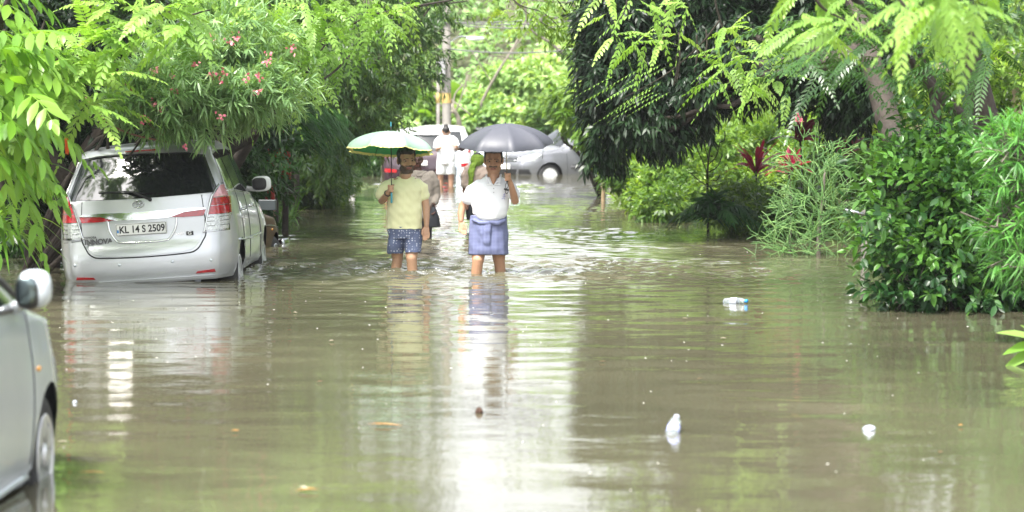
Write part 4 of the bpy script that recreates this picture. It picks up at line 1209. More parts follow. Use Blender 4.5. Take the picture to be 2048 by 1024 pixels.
tube(mb, curve([a + Vector((-.018, 0, -.08)), a + Vector((-.016, 0, -.11)), a + Vector((0, 0, -.12)), a + Vector((.012, 0, -.10)), a + Vector((.01, 0, -.08))], 4), .0035, 6)
mb.build('wrist_strap', M_strap, u2)

# ---------------------------------------------------------------- people further back
def figure(label, px, Y, pyhead, s_, parts, skin_c, hs_=1.0, yaw=0, pitch=5, vox=.011, beard=0, hairs=None, back=False):
    Q = lambda x, y, dy=0: at(x, y, Y + dy)
    o = (Q(px, 500)[0], Y, -.38); r = thing('person', label, 'person', o)
    C = Q(px, pyhead, 0); Rm = Matrix.Rotation(rad(yaw), 3, 'Z') @ Matrix.Rotation(rad(pitch), 3, 'X')
    mb = MB(); head(mb, C, Rm, hs_)
    parts(mb, Q, r)
    b = fuse(mb, 'body', M_skin, r, vox * .7, 2); paint(b, C, Rm, hs_, skin_c, beard, o)
    mb = MB()
    for off, rr in (hairs or [((0, .025, .055), (.079, .088, .080)), ((0, -.02, .09), (.066, .06, .04)), ((0, .06, .01), (.068, .055, .07))]):
        ellipsoid(mb, C + Rm @ Vector(off) * hs_, [a * hs_ for a in rr], Rm.to_4x4(), 18, 12)
    fuse(mb, 'hair', M_hair, r, .008, 1, wrinkle=wrinkles(.004, 5, 3))
    return r, Q

def p3(mb, Q, r):
    limb(mb, [Q(834, 334), Q(836, 346)], [.055, .07])
    loft(mb, [(*Q(842, 440), .15, .1), (*Q(842, 400), .15, .1), (*Q(840, 358), .17, .1), (*Q(839, 346), .1, .07)], 20)
    limb(mb, [Q(866, 352), Q(872, 375, .02), Q(872, 392, .02)], [.05, .045, .04]); limb(mb, [Q(872, 391, .02), Q(870, 402, -.05), Q(867, 408, -.1)], [.04, .034, .026])
    hanging(mb, Q(867, 408, -.1), Q(866, 428, -.12), -1, .95)
    limb(mb, [Q(816, 352), Q(810, 375), Q(809, 392)], [.05, .045, .04]); limb(mb, [Q(809, 391), Q(810, 402), Q(812, 412)], [.04, .034, .026]); hanging(mb, Q(812, 412), Q(813, 430), 1, .95)
    for x in (832, 852): limb(mb, [Q(x, 425), Q(x, 455, -.03), (Q(x, 500)[0], 36.5, -.32)], [.09, .07, .045]); limb(mb, [(Q(x, 500)[0], 36.55, -.34), (Q(x, 500)[0], 36.35, -.35)], [.038, .03])
r3, Q = figure('man in taupe long sleeved shirt half hidden behind the man in yellow', 833, 36.5, 320, 1, p3, (.07, .028, .018), 1.0, 8, 10)
mb = MB(); loft(mb, [(*Q(842, 436), .17, .12), (*Q(842, 430), .185, .13), (*Q(842, 390), .18, .13), (*Q(841, 362), .195, .125), (*Q(840, 351), .16, .1), (*Q(838, 341), .085, .075)], 32, 2.3)
limb(mb, [Q(862, 351), Q(870, 365), Q(873, 392, .02)], [.07, .066, .058]); limb(mb, [Q(873, 391, .02), Q(869, 404, -.07)], [.056, .046])
limb(mb, [Q(820, 351), Q(812, 365), Q(809, 392)], [.07, .066, .058]); limb(mb, [Q(809, 391), Q(811, 404)], [.056, .046])
sh = fuse(mb, 'shirt', M_taupe, r3, .009, 2, wrinkle=wrinkles(.014, 21))
mb = MB(); limb(mb, [Q(828, 345, -.05), Q(836, 352, -.1)], [.018, .016], 8); limb(mb, [Q(850, 345, -.05), Q(841, 352, -.1)], [.018, .016], 8); fuse(mb, 'collar', M_taupe, sh, .007, 1)
mb = MB(); tube(mb, [np.array(Q(869, 405, -.09)) + .036 * np.array([math.cos(a), .4 * math.sin(a), .25 * math.sin(a)]) for a in t], .008, 8, cap=False); mb.build('watch', M_steel, r3)
mb = MB()
for x in (832, 852): loft(mb, [(*Q(x, 500), .07, .08), (*Q(x, 460), .085, .095), (*Q(x, 428), .09, .11)], 20)
fuse(mb, 'trousers', M_dark, r3, .009, 2, wrinkle=wrinkles(.01, 22))
bg_o = tuple(Q(867, 418, -.12)); bag = thing('bag', 'black carrier bag hanging from the hand of the man in taupe', 'bag', bg_o)
mb = MB(); loft(mb, [(*Q(864, 455, -.12), .105, .045), (*Q(864, 452, -.12), .112, .05), (*Q(865, 435, -.12), .088, .045), (*Q(866, 420, -.12), .05, .03), (*Q(867, 414, -.12), .02, .02)], 28, 2.6, fold=lambda th, i: 1 + .05 * np.sin(th * 5 + i))
fuse(mb, 'bag_body', pbr('black_nylon', (.012, .014, .02), .45, 0, .2, 9), bag, .007, 1, wrinkle=wrinkles(.012, 31))
mb = MB(); tube(mb, curve([Q(862, 425, -.12), Q(866, 409, -.13), Q(871, 425, -.12)], 6), .006, 6); mb.build('bag_handle', M_strap, bag)

def p4(mb, Q, r):
    limb(mb, [Q(958, 328), Q(957, 338)], [.05, .06])
    loft(mb, [(*Q(957, 400), .14, .1), (*Q(957, 370), .14, .1), (*Q(957, 345), .16, .09), (*Q(957, 335), .09, .06)], 20)
    for x, e in ((934, 930), (980, 984)): limb(mb, [Q(x, 340), Q(e, 362), Q(e, 380)], [.046, .042, .036]); limb(mb, [Q(e, 379), Q(e + 2, 400, -.05)], [.035, .025]); hanging(mb, Q(e + 2, 401, -.05), Q(e + 2, 415, -.07), 1 if x < 950 else -1, .9)
    for x in (949, 965): limb(mb, [Q(x, 400), Q(x, 430), (Q(x, 500)[0], 38, -.32)], [.09, .065, .04]); limb(mb, [(Q(x, 500)[0], 38.05, -.34), (Q(x, 500)[0], 37.86, -.35)], [.035, .028])
r4, Q = figure('person with green checked cloth over the head behind the man in white polo', 955, 38, 322, 1, p4, (.12, .055, .035), .92, 0, 0)
mb = MB(); loft(mb, [(*Q(957, 402), .16, .12), (*Q(957, 398), .17, .125), (*Q(957, 370), .165, .12), (*Q(957, 348), .185, .115), (*Q(957, 338), .15, .09), (*Q(957, 330), .07, .065)], 32, 2.3)
for x, e in ((937, 931), (977, 983)): limb(mb, [Q(x, 339), Q(e, 352), Q(e - 1 if x < 950 else e + 1, 370)], [.062, .06, .056])
fuse(mb, 'shirt', M_beige, r4, .009, 2, wrinkle=wrinkles(.014, 23))
mb = MB(); loft(mb, [(*Q(957, 440), .17, .13), (*Q(957, 420), .175, .135), (*Q(957, 398), .165, .125)], 32, 2.2); fuse(mb, 'skirt', M_dark, r4, .009, 2, wrinkle=wrinkles(.012, 24))
mb = MB(); ellipsoid(mb, Q(955, 320, -.005), (.098, .11, .105)); limb(mb, [Q(955, 322, -.06), Q(946, 330, -.1), Q(942, 345, -.13), Q(941, 385, -.13)], [.05, .06, .07, .045], flat=(.9, .5))
limb(mb, [Q(952, 328, .05), Q(946, 342, .10), Q(944, 380, .12)], [.06, .08, .06], flat=(.9, .5)); limb(mb, [Q(950, 327, -.08), Q(945, 345, 0), Q(946, 330, .1)], [.035, .035, .035])
fuse(mb, 'head_cloth', M_scarf, r4, .008, 2, wrinkle=wrinkles(.018, 25))

def p5(mb, Q, r):
    limb(mb, [Q(891, 268), Q(892, 273)], [.05, .06])
    loft(mb, [(*Q(892, 330), .14, .1), (*Q(892, 300), .14, .1), (*Q(892, 280), .17, .1), (*Q(892, 273), .1, .07)], 20)
    limb(mb, [Q(877, 279), Q(873, 290, -.02), Q(875, 300, -.02)], [.05, .044, .04]); limb(mb, [Q(875, 299, -.02), Q(879, 296, -.22)], [.038, .026]); hanging(mb, Q(879, 296, -.22), Q(886, 293, -.3), 1, .9)
    limb(mb, [Q(908, 279), Q(914, 288, -.02), Q(914, 297, -.02)], [.05, .044, .04]); limb(mb, [Q(914, 297, -.02), Q(916, 294, -.24)], [.038, .026]); hanging(mb, Q(916, 294, -.24), Q(910, 290, -.3), -1, .9)
    for x, kx in ((882, 881), (901, 902)): limb(mb, [Q(x, 335), Q(kx, 350, -.02), Q(kx, 360, 0), Q(kx, 372), (Q(kx, 372)[0], 57.9, -.33)], [.09, .066, .055, .05, .04]); limb(mb, [(Q(kx, 372)[0], 57.95, -.34), (Q(kx, 372)[0], 57.75, -.35)], [.038, .03])
r5, Q = figure('person in white T-shirt and white shorts seen from behind, dark hair in a knot', 892, 57.9, 264, 1, p5, (.42, .24, .16), 1.0, 180, 5,
               hairs=[((0, .025, .045), (.082, .092, .095)), ((0, .02, .02), (.07, .09, .08)), ((0, .05, .125), (.045, .045, .04))])
mb = MB(); loft(mb, [(*Q(892, 329), .19, .14), (*Q(892, 327), .198, .15), (*Q(892, 300), .18, .14), (*Q(892, 284), .195, .13), (*Q(892, 276), .16, .1), (*Q(892, 271), .07, .065)], 32, 2.3)
limb(mb, [Q(880, 278), Q(875, 284), Q(873, 293, -.02)], [.07, .075, .075]); limb(mb, [Q(905, 278), Q(910, 284), Q(914, 292, -.02)], [.07, .075, .075])
fuse(mb, 'tshirt', M_wtee, r5, .01, 2, wrinkle=wrinkles(.014, 26))
mb = MB()
for x in (882, 901): loft(mb, [(*Q(x, 349), .095, .1), (*Q(x, 346), .1, .11), (*Q(x + (1 if x < 890 else -1), 325), .105, .13)], 24)
fuse(mb, 'shorts', M_wtee, r5, .01, 2, wrinkle=wrinkles(.012, 27))
# ================================================================== vegetation
G_lime = leafmat('lime_leaf', [(.12, .24, .035), (.20, .36, .06), (.32, .48, .11)], .45, .4, (1.35, 1.4, .6))
G_big = leafmat('broad_lime_leaf', [(.06, .17, .02), (.13, .28, .03), (.22, .38, .05)], .3, .4)
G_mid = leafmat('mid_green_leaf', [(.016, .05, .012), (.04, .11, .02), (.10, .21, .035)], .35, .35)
G_citrus = leafmat('glossy_leaf', [(.014, .05, .014), (.032, .10, .024), (.10, .24, .04)], .3, .22, None, .4)
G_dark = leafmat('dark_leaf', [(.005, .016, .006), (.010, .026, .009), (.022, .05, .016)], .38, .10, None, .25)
G_fine = leafmat('fine_dark_leaf', [(.025, .065, .016), (.06, .13, .028), (.16, .26, .05)], .38, .35)
G_ole = leafmat('oleander_leaf', [(.11, .21, .07), (.19, .33, .13), (.32, .46, .22)], .35, .3)
G_palm = leafmat('palm_leaf', [(.014, .045, .014), (.026, .08, .020), (.05, .14, .03)], .5, .25, None, .15)
G_far = leafmat('creeper_leaf', [(.10, .20, .05), (.23, .38, .12), (.42, .56, .24)], .45, .35)
G_yel = leafmat('yellow_green_leaf', [(.045, .11, .015), (.11, .21, .025), (.24, .37, .05)], .4, .4)
G_willow = leafmat('willow_leaf', [(.05, .16, .03), (.09, .26, .05), (.16, .38, .09)], .35, .35)
G_red = leafmat('cordyline_leaf', [(.14, .014, .05), (.36, .035, .09), (.09, .03, .04)], .35, .3, (1.6, .6, .7))
G_stick = leafmat('green_stick', [(.05, .13, .03), (.09, .21, .05), (.2, .34, .1)], .45, .0)
G_pink = leafmat('pink_petal', [(.6, .12, .2), (.75, .25, .32), (.8, .4, .42)], .5, .3, (1, .6, .7))
G_orange = leafmat('orange_petal', [(.8, .08, .02), (.85, .12, .02), (.8, .2, .03)], .5, .3, (1, .5, .4))
G_ban = leafmat('banana_leaf', [(.10, .24, .03), (.16, .32, .05), (.26, .42, .09)], .35, .4)
B_dark = pbr('dark_bark', (.028, .020, .015), .9, 0, .4, 6, .012, 25)
B_grey = pbr('grey_bark', (.17, .15, .12), .9, 0, .3, 6, .01, 25)
B_red = pbr('red_twig', (.22, .10, .07), .7, 0, .3, 10)
B_brown = pbr('brown_bark', (.040, .031, .024), .85, 0, .35, 8, .008, 30)
B_redstem = pbr('red_stem', (.45, .03, .02), .4, 0, .3, 6)


def plant(name, label, cat, base, parts, group=None):
    """parts: list of (child name, MB, material)"""
    r = thing(name, label, cat, tuple(base), 0, group)
    for nm, mb, mt in parts: mb.build(nm, mt, r)
    return r


def gz(v, z=-.36): return (v[0], v[1], z)
def rnd(a, b_, n): return RS.uniform(a, b_, n)


# ---------- left bank -------------------------------------------------------------------
# broad drooping leaves at the left edge
mb = MB(); bb = MB(); n = 62
px = rnd(-90, 42, n); py = rnd(-60, 320, n); YY = rnd(24.2, 26.2, n)
Bp = np.array([at(a, b_, c) for a, b_, c in zip(px, py, YY)])
D = unit(np.stack([rnd(.1, 1, n), rnd(-.6, .3, n), rnd(-.7, .35, n)], 1))
fronds(mb, Bp, D, rnd(.5, .85, n), 5, .28, .098, rnd(.3, .8, n), 62, 'oval', .5 + .35 * wob(Bp, .6, 2), .006, .25, 3, .6, .45)
b0 = at(-60, 600, 26); limbs(bb, gz(b0), [at(-30, 250, 25.4), at(10, 60, 25), at(40, -60, 25), at(-60, 100, 25)], .09, .012, seed=2)
plant('broad_leaf_tree', 'tree with broad drooping lime green leaves at the left edge', 'tree', gz(b0), [('trunk', bb, B_dark), ('crown', mb, G_big)])

# feathery lime tree above the van
mb = MB(); bb = MB(); n = 135
px = np.concatenate([rnd(30, 215, 85), rnd(180, 400, 50)]); py = np.concatenate([rnd(50, 215, 85), rnd(-60, 70, 50)]); YY = rnd(25.2, 27.0, n)
Bp = np.array([at(a, b_, c) for a, b_, c in zip(px, py, YY)])
D = unit(np.stack([rnd(-.5, 1, n), rnd(-.7, .2, n), rnd(-.45, .4, n)], 1))
fronds(mb, Bp, D, rnd(.40, .70, n), 13, .115, .045, rnd(.15, .5, n), 65, 'oval', .6 + .3 * wob(Bp, .5, 3), .004, .2, 3, .5, .12)
b0 = at(-110, 600, 27.5); tips = [at(90, 160, 26), at(170, 60, 26), at(90, 40, 26), at(120, -150, 27)]
limbs(bb, gz(b0), tips, .06, .010, seed=3)
limbs(bb, at(60, -120, 26.8), [at(220, 60, 26), at(330, 0, 26.4), at(300, 40, 26.2), at(420, 20, 26.6), at(240, 140, 26)], .03, .007, seed=4)
# crown going on above the picture
Pq, _ = sample([bl(-80, -300, 27.5, 350, 230, 2.2)], 260, .2, .3, .8, 4)
Dq = unit(RS.normal(size=Pq.shape) * np.array([1, 1, .4]) - np.array([0, 0, .1]))
fronds(mb, Pq, Dq, rnd(.5, .9, len(Pq)), 9, .13, .05, .35, 65, 'lo', .5 + .3 * wob(Pq, .5, 3), .004, .1, 2, .5, .3)
plant('feathery_lime_tree', 'feathery lime green tree whose fronds hang over the silver van', 'tree', gz(b0), [('trunk', bb, B_brown), ('crown', mb, G_lime)])
# a hanging orange leaf
mb = MB(); c = at(133, 292, 26)
leaves(mb, np.array([[c[0], c[1], c[2] + .1]] * 3) + RS.normal(size=(3, 3)) * .01, [[.05, 0, -1], [-.1, 0, -1], [.15, 0, -1]], [[0, -1, .2]] * 3, .18, .035, 'oval', 0, .3, .5)
single(mb, 'orange_blossom', G_orange, 'small orange blossom hanging under the lime fronds left of the van', 'flower', tuple(c))

# smaller-leaved lime tree further right
mb = MB(); bb = MB()
bls = [bl(520, 40, 28.5, 130, 80, .9), bl(640, 60, 29.5, 110, 70, .9), bl(590, 130, 29, 90, 60, .6), bl(720, 10, 30, 90, 60, .8), bl(480, -300, 30, 270, 230, 2.2)]
Pq, dq = sample(bls, 900, .35, .45, .6, 5)
Dq = unit(RS.normal(size=Pq.shape) * .7 + np.array([.25, -.2, -.25]))
fronds(mb, Pq, Dq, rnd(.3, .5, len(Pq)), 8, .075, .034, .35, 62, 'lo', .5 + .35 * wob(Pq, .5, 4), .003, .1, 2, .5, .25)
tips = [at(560, 60, 28.6), at(650, 90, 29.3), at(720, 40, 29.8), at(600, 160, 29), at(650, -100, 30)]
b0 = at(330, 520, 33); limbs(bb, gz(b0), tips, .10, .008, seed=5)
for pts in (([at(700, 110, 29.4), at(672, 140, 29.3), at(640, 163, 29.2)]), ([at(905, 0, 31), at(820, 14, 30.6), at(740, 30, 30.2), at(660, 42, 30)])):
    tube(bb, curve(pts, 5), .012, 6)
plant('small_leaf_tree', 'yellowish small leaved tree reaching in above the oleander', 'tree', gz(b0), [('trunk', bb, B_brown), ('crown', mb, G_lime)])

# oleander with pink flowers
mb = MB(); bb = MB(); fl = MB()
bls = [bl(330, 190, 27.4, 100, 70, .7), bl(450, 150, 27.7, 110, 75, .8), bl(520, 200, 27.9, 70, 48, .6), bl(400, 188, 27.3, 110, 38, .45), bl(285, 205, 27.25, 55, 26, .35), bl(560, 160, 28, 50, 50, .4), bl(430, 60, 28.2, 130, 60, .7)]
P, A = clusters(mb, bls, 2100, 11, .135, .019, 'lance', .05, .75, .16, .35, .6, .4, (.15, .85), .25, 21, .15, 2, .12)
P2, A2 = clusters(mb, [bl(350, 255, 27.2, 60, 8, .12), bl(420, 258, 27.25, 40, 10, .12)], 50, 10, .14, .018, 'lance', .3, .75, .14, .2, 0, .5, (.3, .9), .25, 22, .15, 2, .12)
b0 = at(20, 560, 29.2)
tips = [at(250, 170, 27.5), at(340, 130, 27.4), at(420, 200, 27.4), at(500, 170, 27.8), at(550, 210, 28), at(460, 90, 28), at(300, 255, 27.3), at(380, 265, 27.3)]
limbs(bb, gz(b0), tips, .035, .006, .5, .2, 6, seed=7)
rb = MB()
for pts in ((at(170, 195, 26.9), at(215, 245, 27), at(270, 270, 27.1), at(340, 285, 27.15)), (at(245, 165, 26.9), at(275, 195, 26.9), at(292, 240, 27), at(325, 270, 27.1)), (at(255, 180, 27), at(300, 192, 27), at(350, 205, 27.1))):
    tube(rb, curve(pts, 5), .011, 6)
for a, b_ in ((305, 145), (345, 175), (450, 150), (463, 80), (445, 155), (470, 75), (490, 155), (510, 148), (573, 92), (530, 128), (318, 205), (320, 213), (438, 228), (425, 150), (375, 290), (515, 185), (426, 75), (400, 130), (285, 240), (540, 110), (345, 155)):
    c = np.array(at(a + RS.normal() * 4, b_ + RS.normal() * 3, 26.75 + .5 * (b_ < 120)))
    k = 8; dd = unit(RS.normal(size=(k, 3)) + np.array([0, -.6, .2])); leaves(fl, c + RS.normal(size=(k, 3)) * .022, dd, unit(RS.normal(size=(k, 3)) + np.array([0, -1, 0])), .036, .028, 'oval', .1, .3, rnd(0, 1, k), 2)
plant('oleander_bush', 'oleander bush with narrow leaves and pink flowers drooping onto the silver van roof', 'bush', gz(b0), [('stems', bb, B_dark), ('twigs', rb, B_red), ('foliage', mb, G_ole), ('blossoms', fl, G_pink)])

# strap leaves behind the near car
mb = MB(); n = 130
Bp = np.array([at(a, b_, c) for a, b_, c in zip(rnd(-60, 20, n), rnd(320, 500, n), rnd(26, 27.5, n))])
D = unit(np.stack([rnd(.0, .7, n), rnd(-.6, .3, n), rnd(.05, 1, n)], 1))
for s0 in range(4):
    pass
def straps(mb, B, D, L, W, bend, tone, k=7):
    n = len(B); S_ = unit(np.cross(D, np.array([0, 0, 1.]) + RS.normal(size=(n, 3)) * .3)); V = np.empty((n, k + 1, 2, 3))
    for i in range(k + 1):
        t = i / k; p = B + D * (L * t)[:, None]; p[:, 2] -= bend * L * t ** 2.2
        w_ = (W * (.35 + 1.6 * t) * (1 - t) ** .6 * .6 + .001)[:, None]
        V[:, i, 0] = p - S_ * w_; V[:, i, 1] = p + S_ * w_
    base = (np.arange(n) * (k + 1) * 2)[:, None, None]; q = np.array([(i * 2, i * 2 + 1, i * 2 + 3, i * 2 + 2) for i in range(k)])[None]
    mb.add(V.reshape(-1, 3), (base + q).reshape(-1, 4), None, np.repeat(np.clip(tone, 0, 1), (k + 1) * 2))
straps(mb, Bp, D, rnd(.4, .8, n), rnd(.02, .034, n), rnd(.5, 1.1, n), rnd(.2, .9, n))
single(mb, 'strap_leaf_plant', G_big, 'clump of long arching strap leaves behind the near hatchback', 'plant', gz(at(-20, 620, 26.8)))

# dark trunk left of the van
bb = MB(); mb = MB(); b0 = at(92, 535, 29.8)
tube(bb, curve([gz(b0), at(95, 500, 29.8), at(128, 420, 29.7), at(150, 350, 29.6), at(205, 255, 29.5), at(300, 130, 29.6)], 6), np.linspace(.17, .06, 31), 12)
tube(bb, curve([at(140, 380, 29.6), at(110, 320, 29.5), at(60, 230, 29.4), at(30, 120, 29.4)], 5), np.linspace(.09, .03, 16), 8)
tube(bb, curve([gz(at(60, 540, 30.3)), at(62, 470, 30.2), at(50, 380, 30.2), at(70, 250, 30.2)], 5), np.linspace(.09, .04, 16), 8)
clusters(mb, [bl(180, 250, 30, 130, 60, .6), bl(60, 330, 30.4, 90, 70, .5), bl(300, 120, 30, 220, 120, .8), bl(30, 120, 30, 140, 160, .9)], 1500, 9, .13, .04, 'lance', .4, .8, .2, .3, .3, .7, (.1, .7), .25, 31, .2, 2)
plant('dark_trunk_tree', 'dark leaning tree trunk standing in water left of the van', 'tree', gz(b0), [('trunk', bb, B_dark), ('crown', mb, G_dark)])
mb = MB(); bb = MB()
clusters(mb, [bl(20, 450, 32, 130, 90, .8), bl(120, 470, 33, 60, 60, .6), bl(-60, 300, 33, 200, 200, 1.2)], 900, 9, .12, .04, 'lance', .3, .8, .2, .2, .2, .7, (.0, .6), .25, 33, .2, 2)
b0 = at(40, 500, 32.5); limbs(bb, gz(b0), [at(20, 420, 32), at(120, 440, 33), at(-60, 300, 33)], .05, .01, seed=9)
plant('undergrowth_bush', 'dark bush in the shade behind the leaning trunk', 'bush', gz(b0), [('stems', bb, B_dark), ('foliage', mb, G_mid)])

# dense trees behind the oleander and van
def bigtree(name, label, Y_, pxb, blobs, n, mat, seed, k=8, L=.13, W=.045, shape='lo', cat='tree', tone=(.1, .9), bark=None, r0=.16, gap=.35, group=None, shell=.5, droop=.3, pyb=None):
    mb = MB(); bb = MB(); b0 = at(pxb, 400, Y_)
    clusters(mb, blobs, n, k, L, W, shape, droop, .85, .25, shell, gap, 1.0, tone, .25, seed, .15, 2)
    tips = [Vector(b[0]) for b in blobs]
    limbs(bb, gz(b0), tips, r0, .02, .5, .25, 7, seed)
    return plant(name, label, cat, gz(b0), [('trunk' if cat == 'tree' else 'stems', bb, bark or B_dark), ('crown' if cat == 'tree' else 'foliage', mb, mat)], group)

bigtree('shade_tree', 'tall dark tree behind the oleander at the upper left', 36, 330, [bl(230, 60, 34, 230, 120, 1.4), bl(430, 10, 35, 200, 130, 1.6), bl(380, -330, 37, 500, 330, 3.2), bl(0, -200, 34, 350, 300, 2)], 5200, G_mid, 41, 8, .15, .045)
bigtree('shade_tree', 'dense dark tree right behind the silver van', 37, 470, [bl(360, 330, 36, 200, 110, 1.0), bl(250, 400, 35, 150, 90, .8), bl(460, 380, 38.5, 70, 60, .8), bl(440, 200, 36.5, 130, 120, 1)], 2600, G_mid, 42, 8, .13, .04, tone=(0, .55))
# fine-leaved tree with arching branches
fb = [bl(700, 190, 44, 110, 85, 1.5), bl(780, 120, 45, 95, 75, 1.4), bl(660, 280, 43.5, 75, 60, 1.0), bl(640, 90, 43, 130, 90, 1.6), bl(740, 250, 44, 62, 48, .8), bl(800, 45, 45, 75, 40, 1.0), bl(860, 15, 45, 55, 26, .8), bl(620, -250, 46, 220, 240, 3.2)]
mb = MB(); bb = MB()
clusters(mb, fb, 6200, 9, .12, .03, 'lo', .45, .8, .3, .35, .5, .8, (.05, .95), .3, 43, .15, 2)
b0 = at(560, 400, 44.5)
tube(bb, curve([gz(b0), at(585, 320, 44), at(640, 245, 43.6), at(700, 185, 43.6), at(760, 110, 44)], 6), np.linspace(.16, .03, 25), 8)
limbs(bb, at(600, 300, 44), [Vector(b[0]) for b in fb], .09, .015, .5, .2, 6, 44)
tube(bb, curve([at(600, 95, 43), at(700, 62, 43), at(800, 20, 43.5), at(935, 2, 44)], 6), np.linspace(.05, .012, 19), 6)
tube(bb, curve([at(640, 60, 43), at(720, 30, 43), at(790, 10, 43.5), at(840, 4, 44)], 6), np.linspace(.035, .012, 19), 6)
plant('arching_tree', 'fine leaved tree arching over the water left of the green umbrella', 'tree', gz(b0), [('trunk', bb, B_brown), ('crown', mb, G_fine)])

# palms with red shafts
def palm(px0, Y_, ztop, label, seed, nf=9, Lf=1.9, red=True, spread=1.0, group=None, ll=.5, pairs=26, rise=.75, name='palm'):
    r = np.random.RandomState(seed); c = at(px0, 300, Y_); r_ = thing(name, label, 'palm', (c[0], Y_, -.36), 0, group)
    mb = MB(); tube(mb, [(c[0], Y_, -.36), (c[0] + .03, Y_, ztop - .75)], [.05, .04], 10); mb.build('trunk', B_brown, r_)
    if red: mb = MB(); tube(mb, [(c[0] + .03, Y_, ztop - .78), (c[0] + .03, Y_, ztop - .3), (c[0] + .03, Y_, ztop)], [.07, .062, .045], 10); mb.build('crownshaft', B_redstem, r_)
    for k in range(nf):
        back = red
        a = k * 2.4 + r.uniform(-.3, .3); el = r.uniform(.35, 1.15) * rise
        d = np.array([[math.cos(a) * math.cos(el) * spread, (max(math.sin(a), -.1) if back else math.sin(a)) * math.cos(el) * .8, math.sin(el)]])
        mb = MB(); fronds(mb, np.array([[c[0] + .03, Y_, ztop]]), d, np.array([Lf * r.uniform(.8, 1.1)]), pairs, ll, .028, .75, 50, 'blade', r.uniform(.2, .8), .014, .2, 2, .45, .45, tj=.08)
        mb.build('frond', G_palm, r_)
    return r_
for i, (p_, Y_, z_, rd_, lb) in enumerate([(548, 37.6, 1.75, True, 'red stemmed palm just above the silver van mirror'), (568, 38.2, 1.5, True, 'red stemmed palm to the right of the van, second of the clump'), (535, 37.4, 1.15, True, 'short palm with bright red stem close behind the van'),
                                         (590, 41.5, 1.5, False, 'taller green palm on the right side of the red stemmed clump'), (470, 39.5, 1.9, False, 'tall arching palm behind the oleander, left in the clump')]):
    palm(p_, Y_, z_, lb, 60 + i, 8, 1.25, rd_, 1.0, 'palms beside the silver van')
mb = MB(); n = 260
Bp = np.array([gz(at(a, 400, c), -.05) for a, c in zip(rnd(470, 585, n), rnd(39, 41.5, n))]); D = unit(np.stack([rnd(-.5, .6, n), rnd(-.6, .3, n), rnd(.6, 1.2, n)], 1))
straps(mb, Bp, D, rnd(.4, 1.0, n), rnd(.015, .03, n), rnd(.2, .8, n), rnd(.3, 1, n))
single(mb, 'tufted_plant', G_mid, 'tufts of grassy leaves at the waterline under the palms', 'plant', gz(at(525, 400, 40)))
bigtree('waterside_bush', 'dark rounded bush leaning over the water right of the palms', 47, 620, [bl(610, 350, 46.5, 62, 55, .9), bl(560, 330, 46, 60, 60, .8), bl(640, 330, 47.5, 40, 50, .8), bl(600, 290, 46, 80, 50, .8)], 2000, G_fine, 46, 9, .11, .032, cat='bush', r0=.05)
bigtree('waterside_bush', 'bright yellow green bush at the bend of the left bank', 50, 660, [bl(655, 345, 49.5, 40, 52, .8), bl(672, 320, 51, 26, 40, .7), bl(630, 375, 48.3, 40, 25, .5)], 1300, G_yel, 47, 9, .11, .034, cat='bush', r0=.05, tone=(.0, .8))
bigtree('hedge_bush', 'leafy bush behind the white post and the dark hatchback', 68, 725, [bl(735, 330, 66, 50, 32, .8), bl(700, 300, 67, 40, 50, 1), bl(770, 290, 69, 60, 30, 1)], 1100, G_mid, 48, 9, .14, .05, cat='bush', r0=.04, tone=(.2, 1))

# ---------- far hillside ------------------------------------------------------------------
mb = MB(); n = 52000
hx_ = RS.uniform(-24, 20, n); hy_ = 76.5 + 24 * RS.uniform(size=n) ** .8
hz_ = hill_z(hx_, hy_); P = np.stack([hx_, hy_, hz_], 1)
lump = .75 * np.clip(wob(P * np.array([1, .6, 1]), 1.1, 9), -.3, 1) + .35 * wob(P, .35, 10)
P[:, 2] += np.clip(lump, 0, 2) * .9 * RS.uniform(.6, 1, n); P[:, 1] -= np.clip(lump, -.2, 2) * .7
D = unit(RS.normal(size=P.shape) * .7 + np.array([0, -.5, -.35])); Nn = unit(RS.normal(size=P.shape) * .5 + np.array([0, -.5, .9]))
leaves(mb, P, D, Nn, rnd(.13, .24, n), rnd(.10, .19, n), 'heart', .2, .2, np.clip(.45 + .3 * wob(P, 1.3, 12) + .2 * wob(P, .3, 13) + RS.normal(size=n) * .12, 0, 1), 2)
tag(mb.build('creeper', G_far), kind='stuff')
hb = [(-20, 84, 'left'), (-13.5, 90, 'l2'), (-8, 94, 'l3'), (7, 92, 'r1'), (12, 86, 'r2'), (17, 90, 'r3')]
lab = ['far tree on the hillside behind the arching tree', 'far hillside tree just left of the utility pole top', 'pale far tree above the utility pole', 'far tree on the hillside above the grey hatchback', 'far tree on the hill behind the dark hanging tree', 'far tree on the hill at the upper right']
for i, (x, y, _) in enumerate(hb):
    z0 = float(hill_z(np.array(x), np.array(y))); mb = MB(); bb = MB()
    bls = [(np.array([x + a, y + b_, z0 + c]), np.array([r, r * .8, r * .75])) for a, b_, c, r in ((0, 0, 4.2, 2.4), (-1.8, -.4, 2.6, 1.8), (1.9, .2, 3, 1.9), (.4, -1, 1.4, 1.6))]
    clusters(mb, bls, 1500, 7, .24, .10, 'lo', .3, .8, .35, .5, .4, 1.0, (.2, 1), .3, 80 + i, .1, 2)
    limbs(bb, (x, y, z0 - .3), [b[0] for b in bls], .16, .03, seed=80 + i)
    plant('hill_tree', lab[i], 'tree', (x, y, z0 - .3), [('trunk', bb, B_grey), ('crown', mb, G_far)], 'trees on the far hillside')
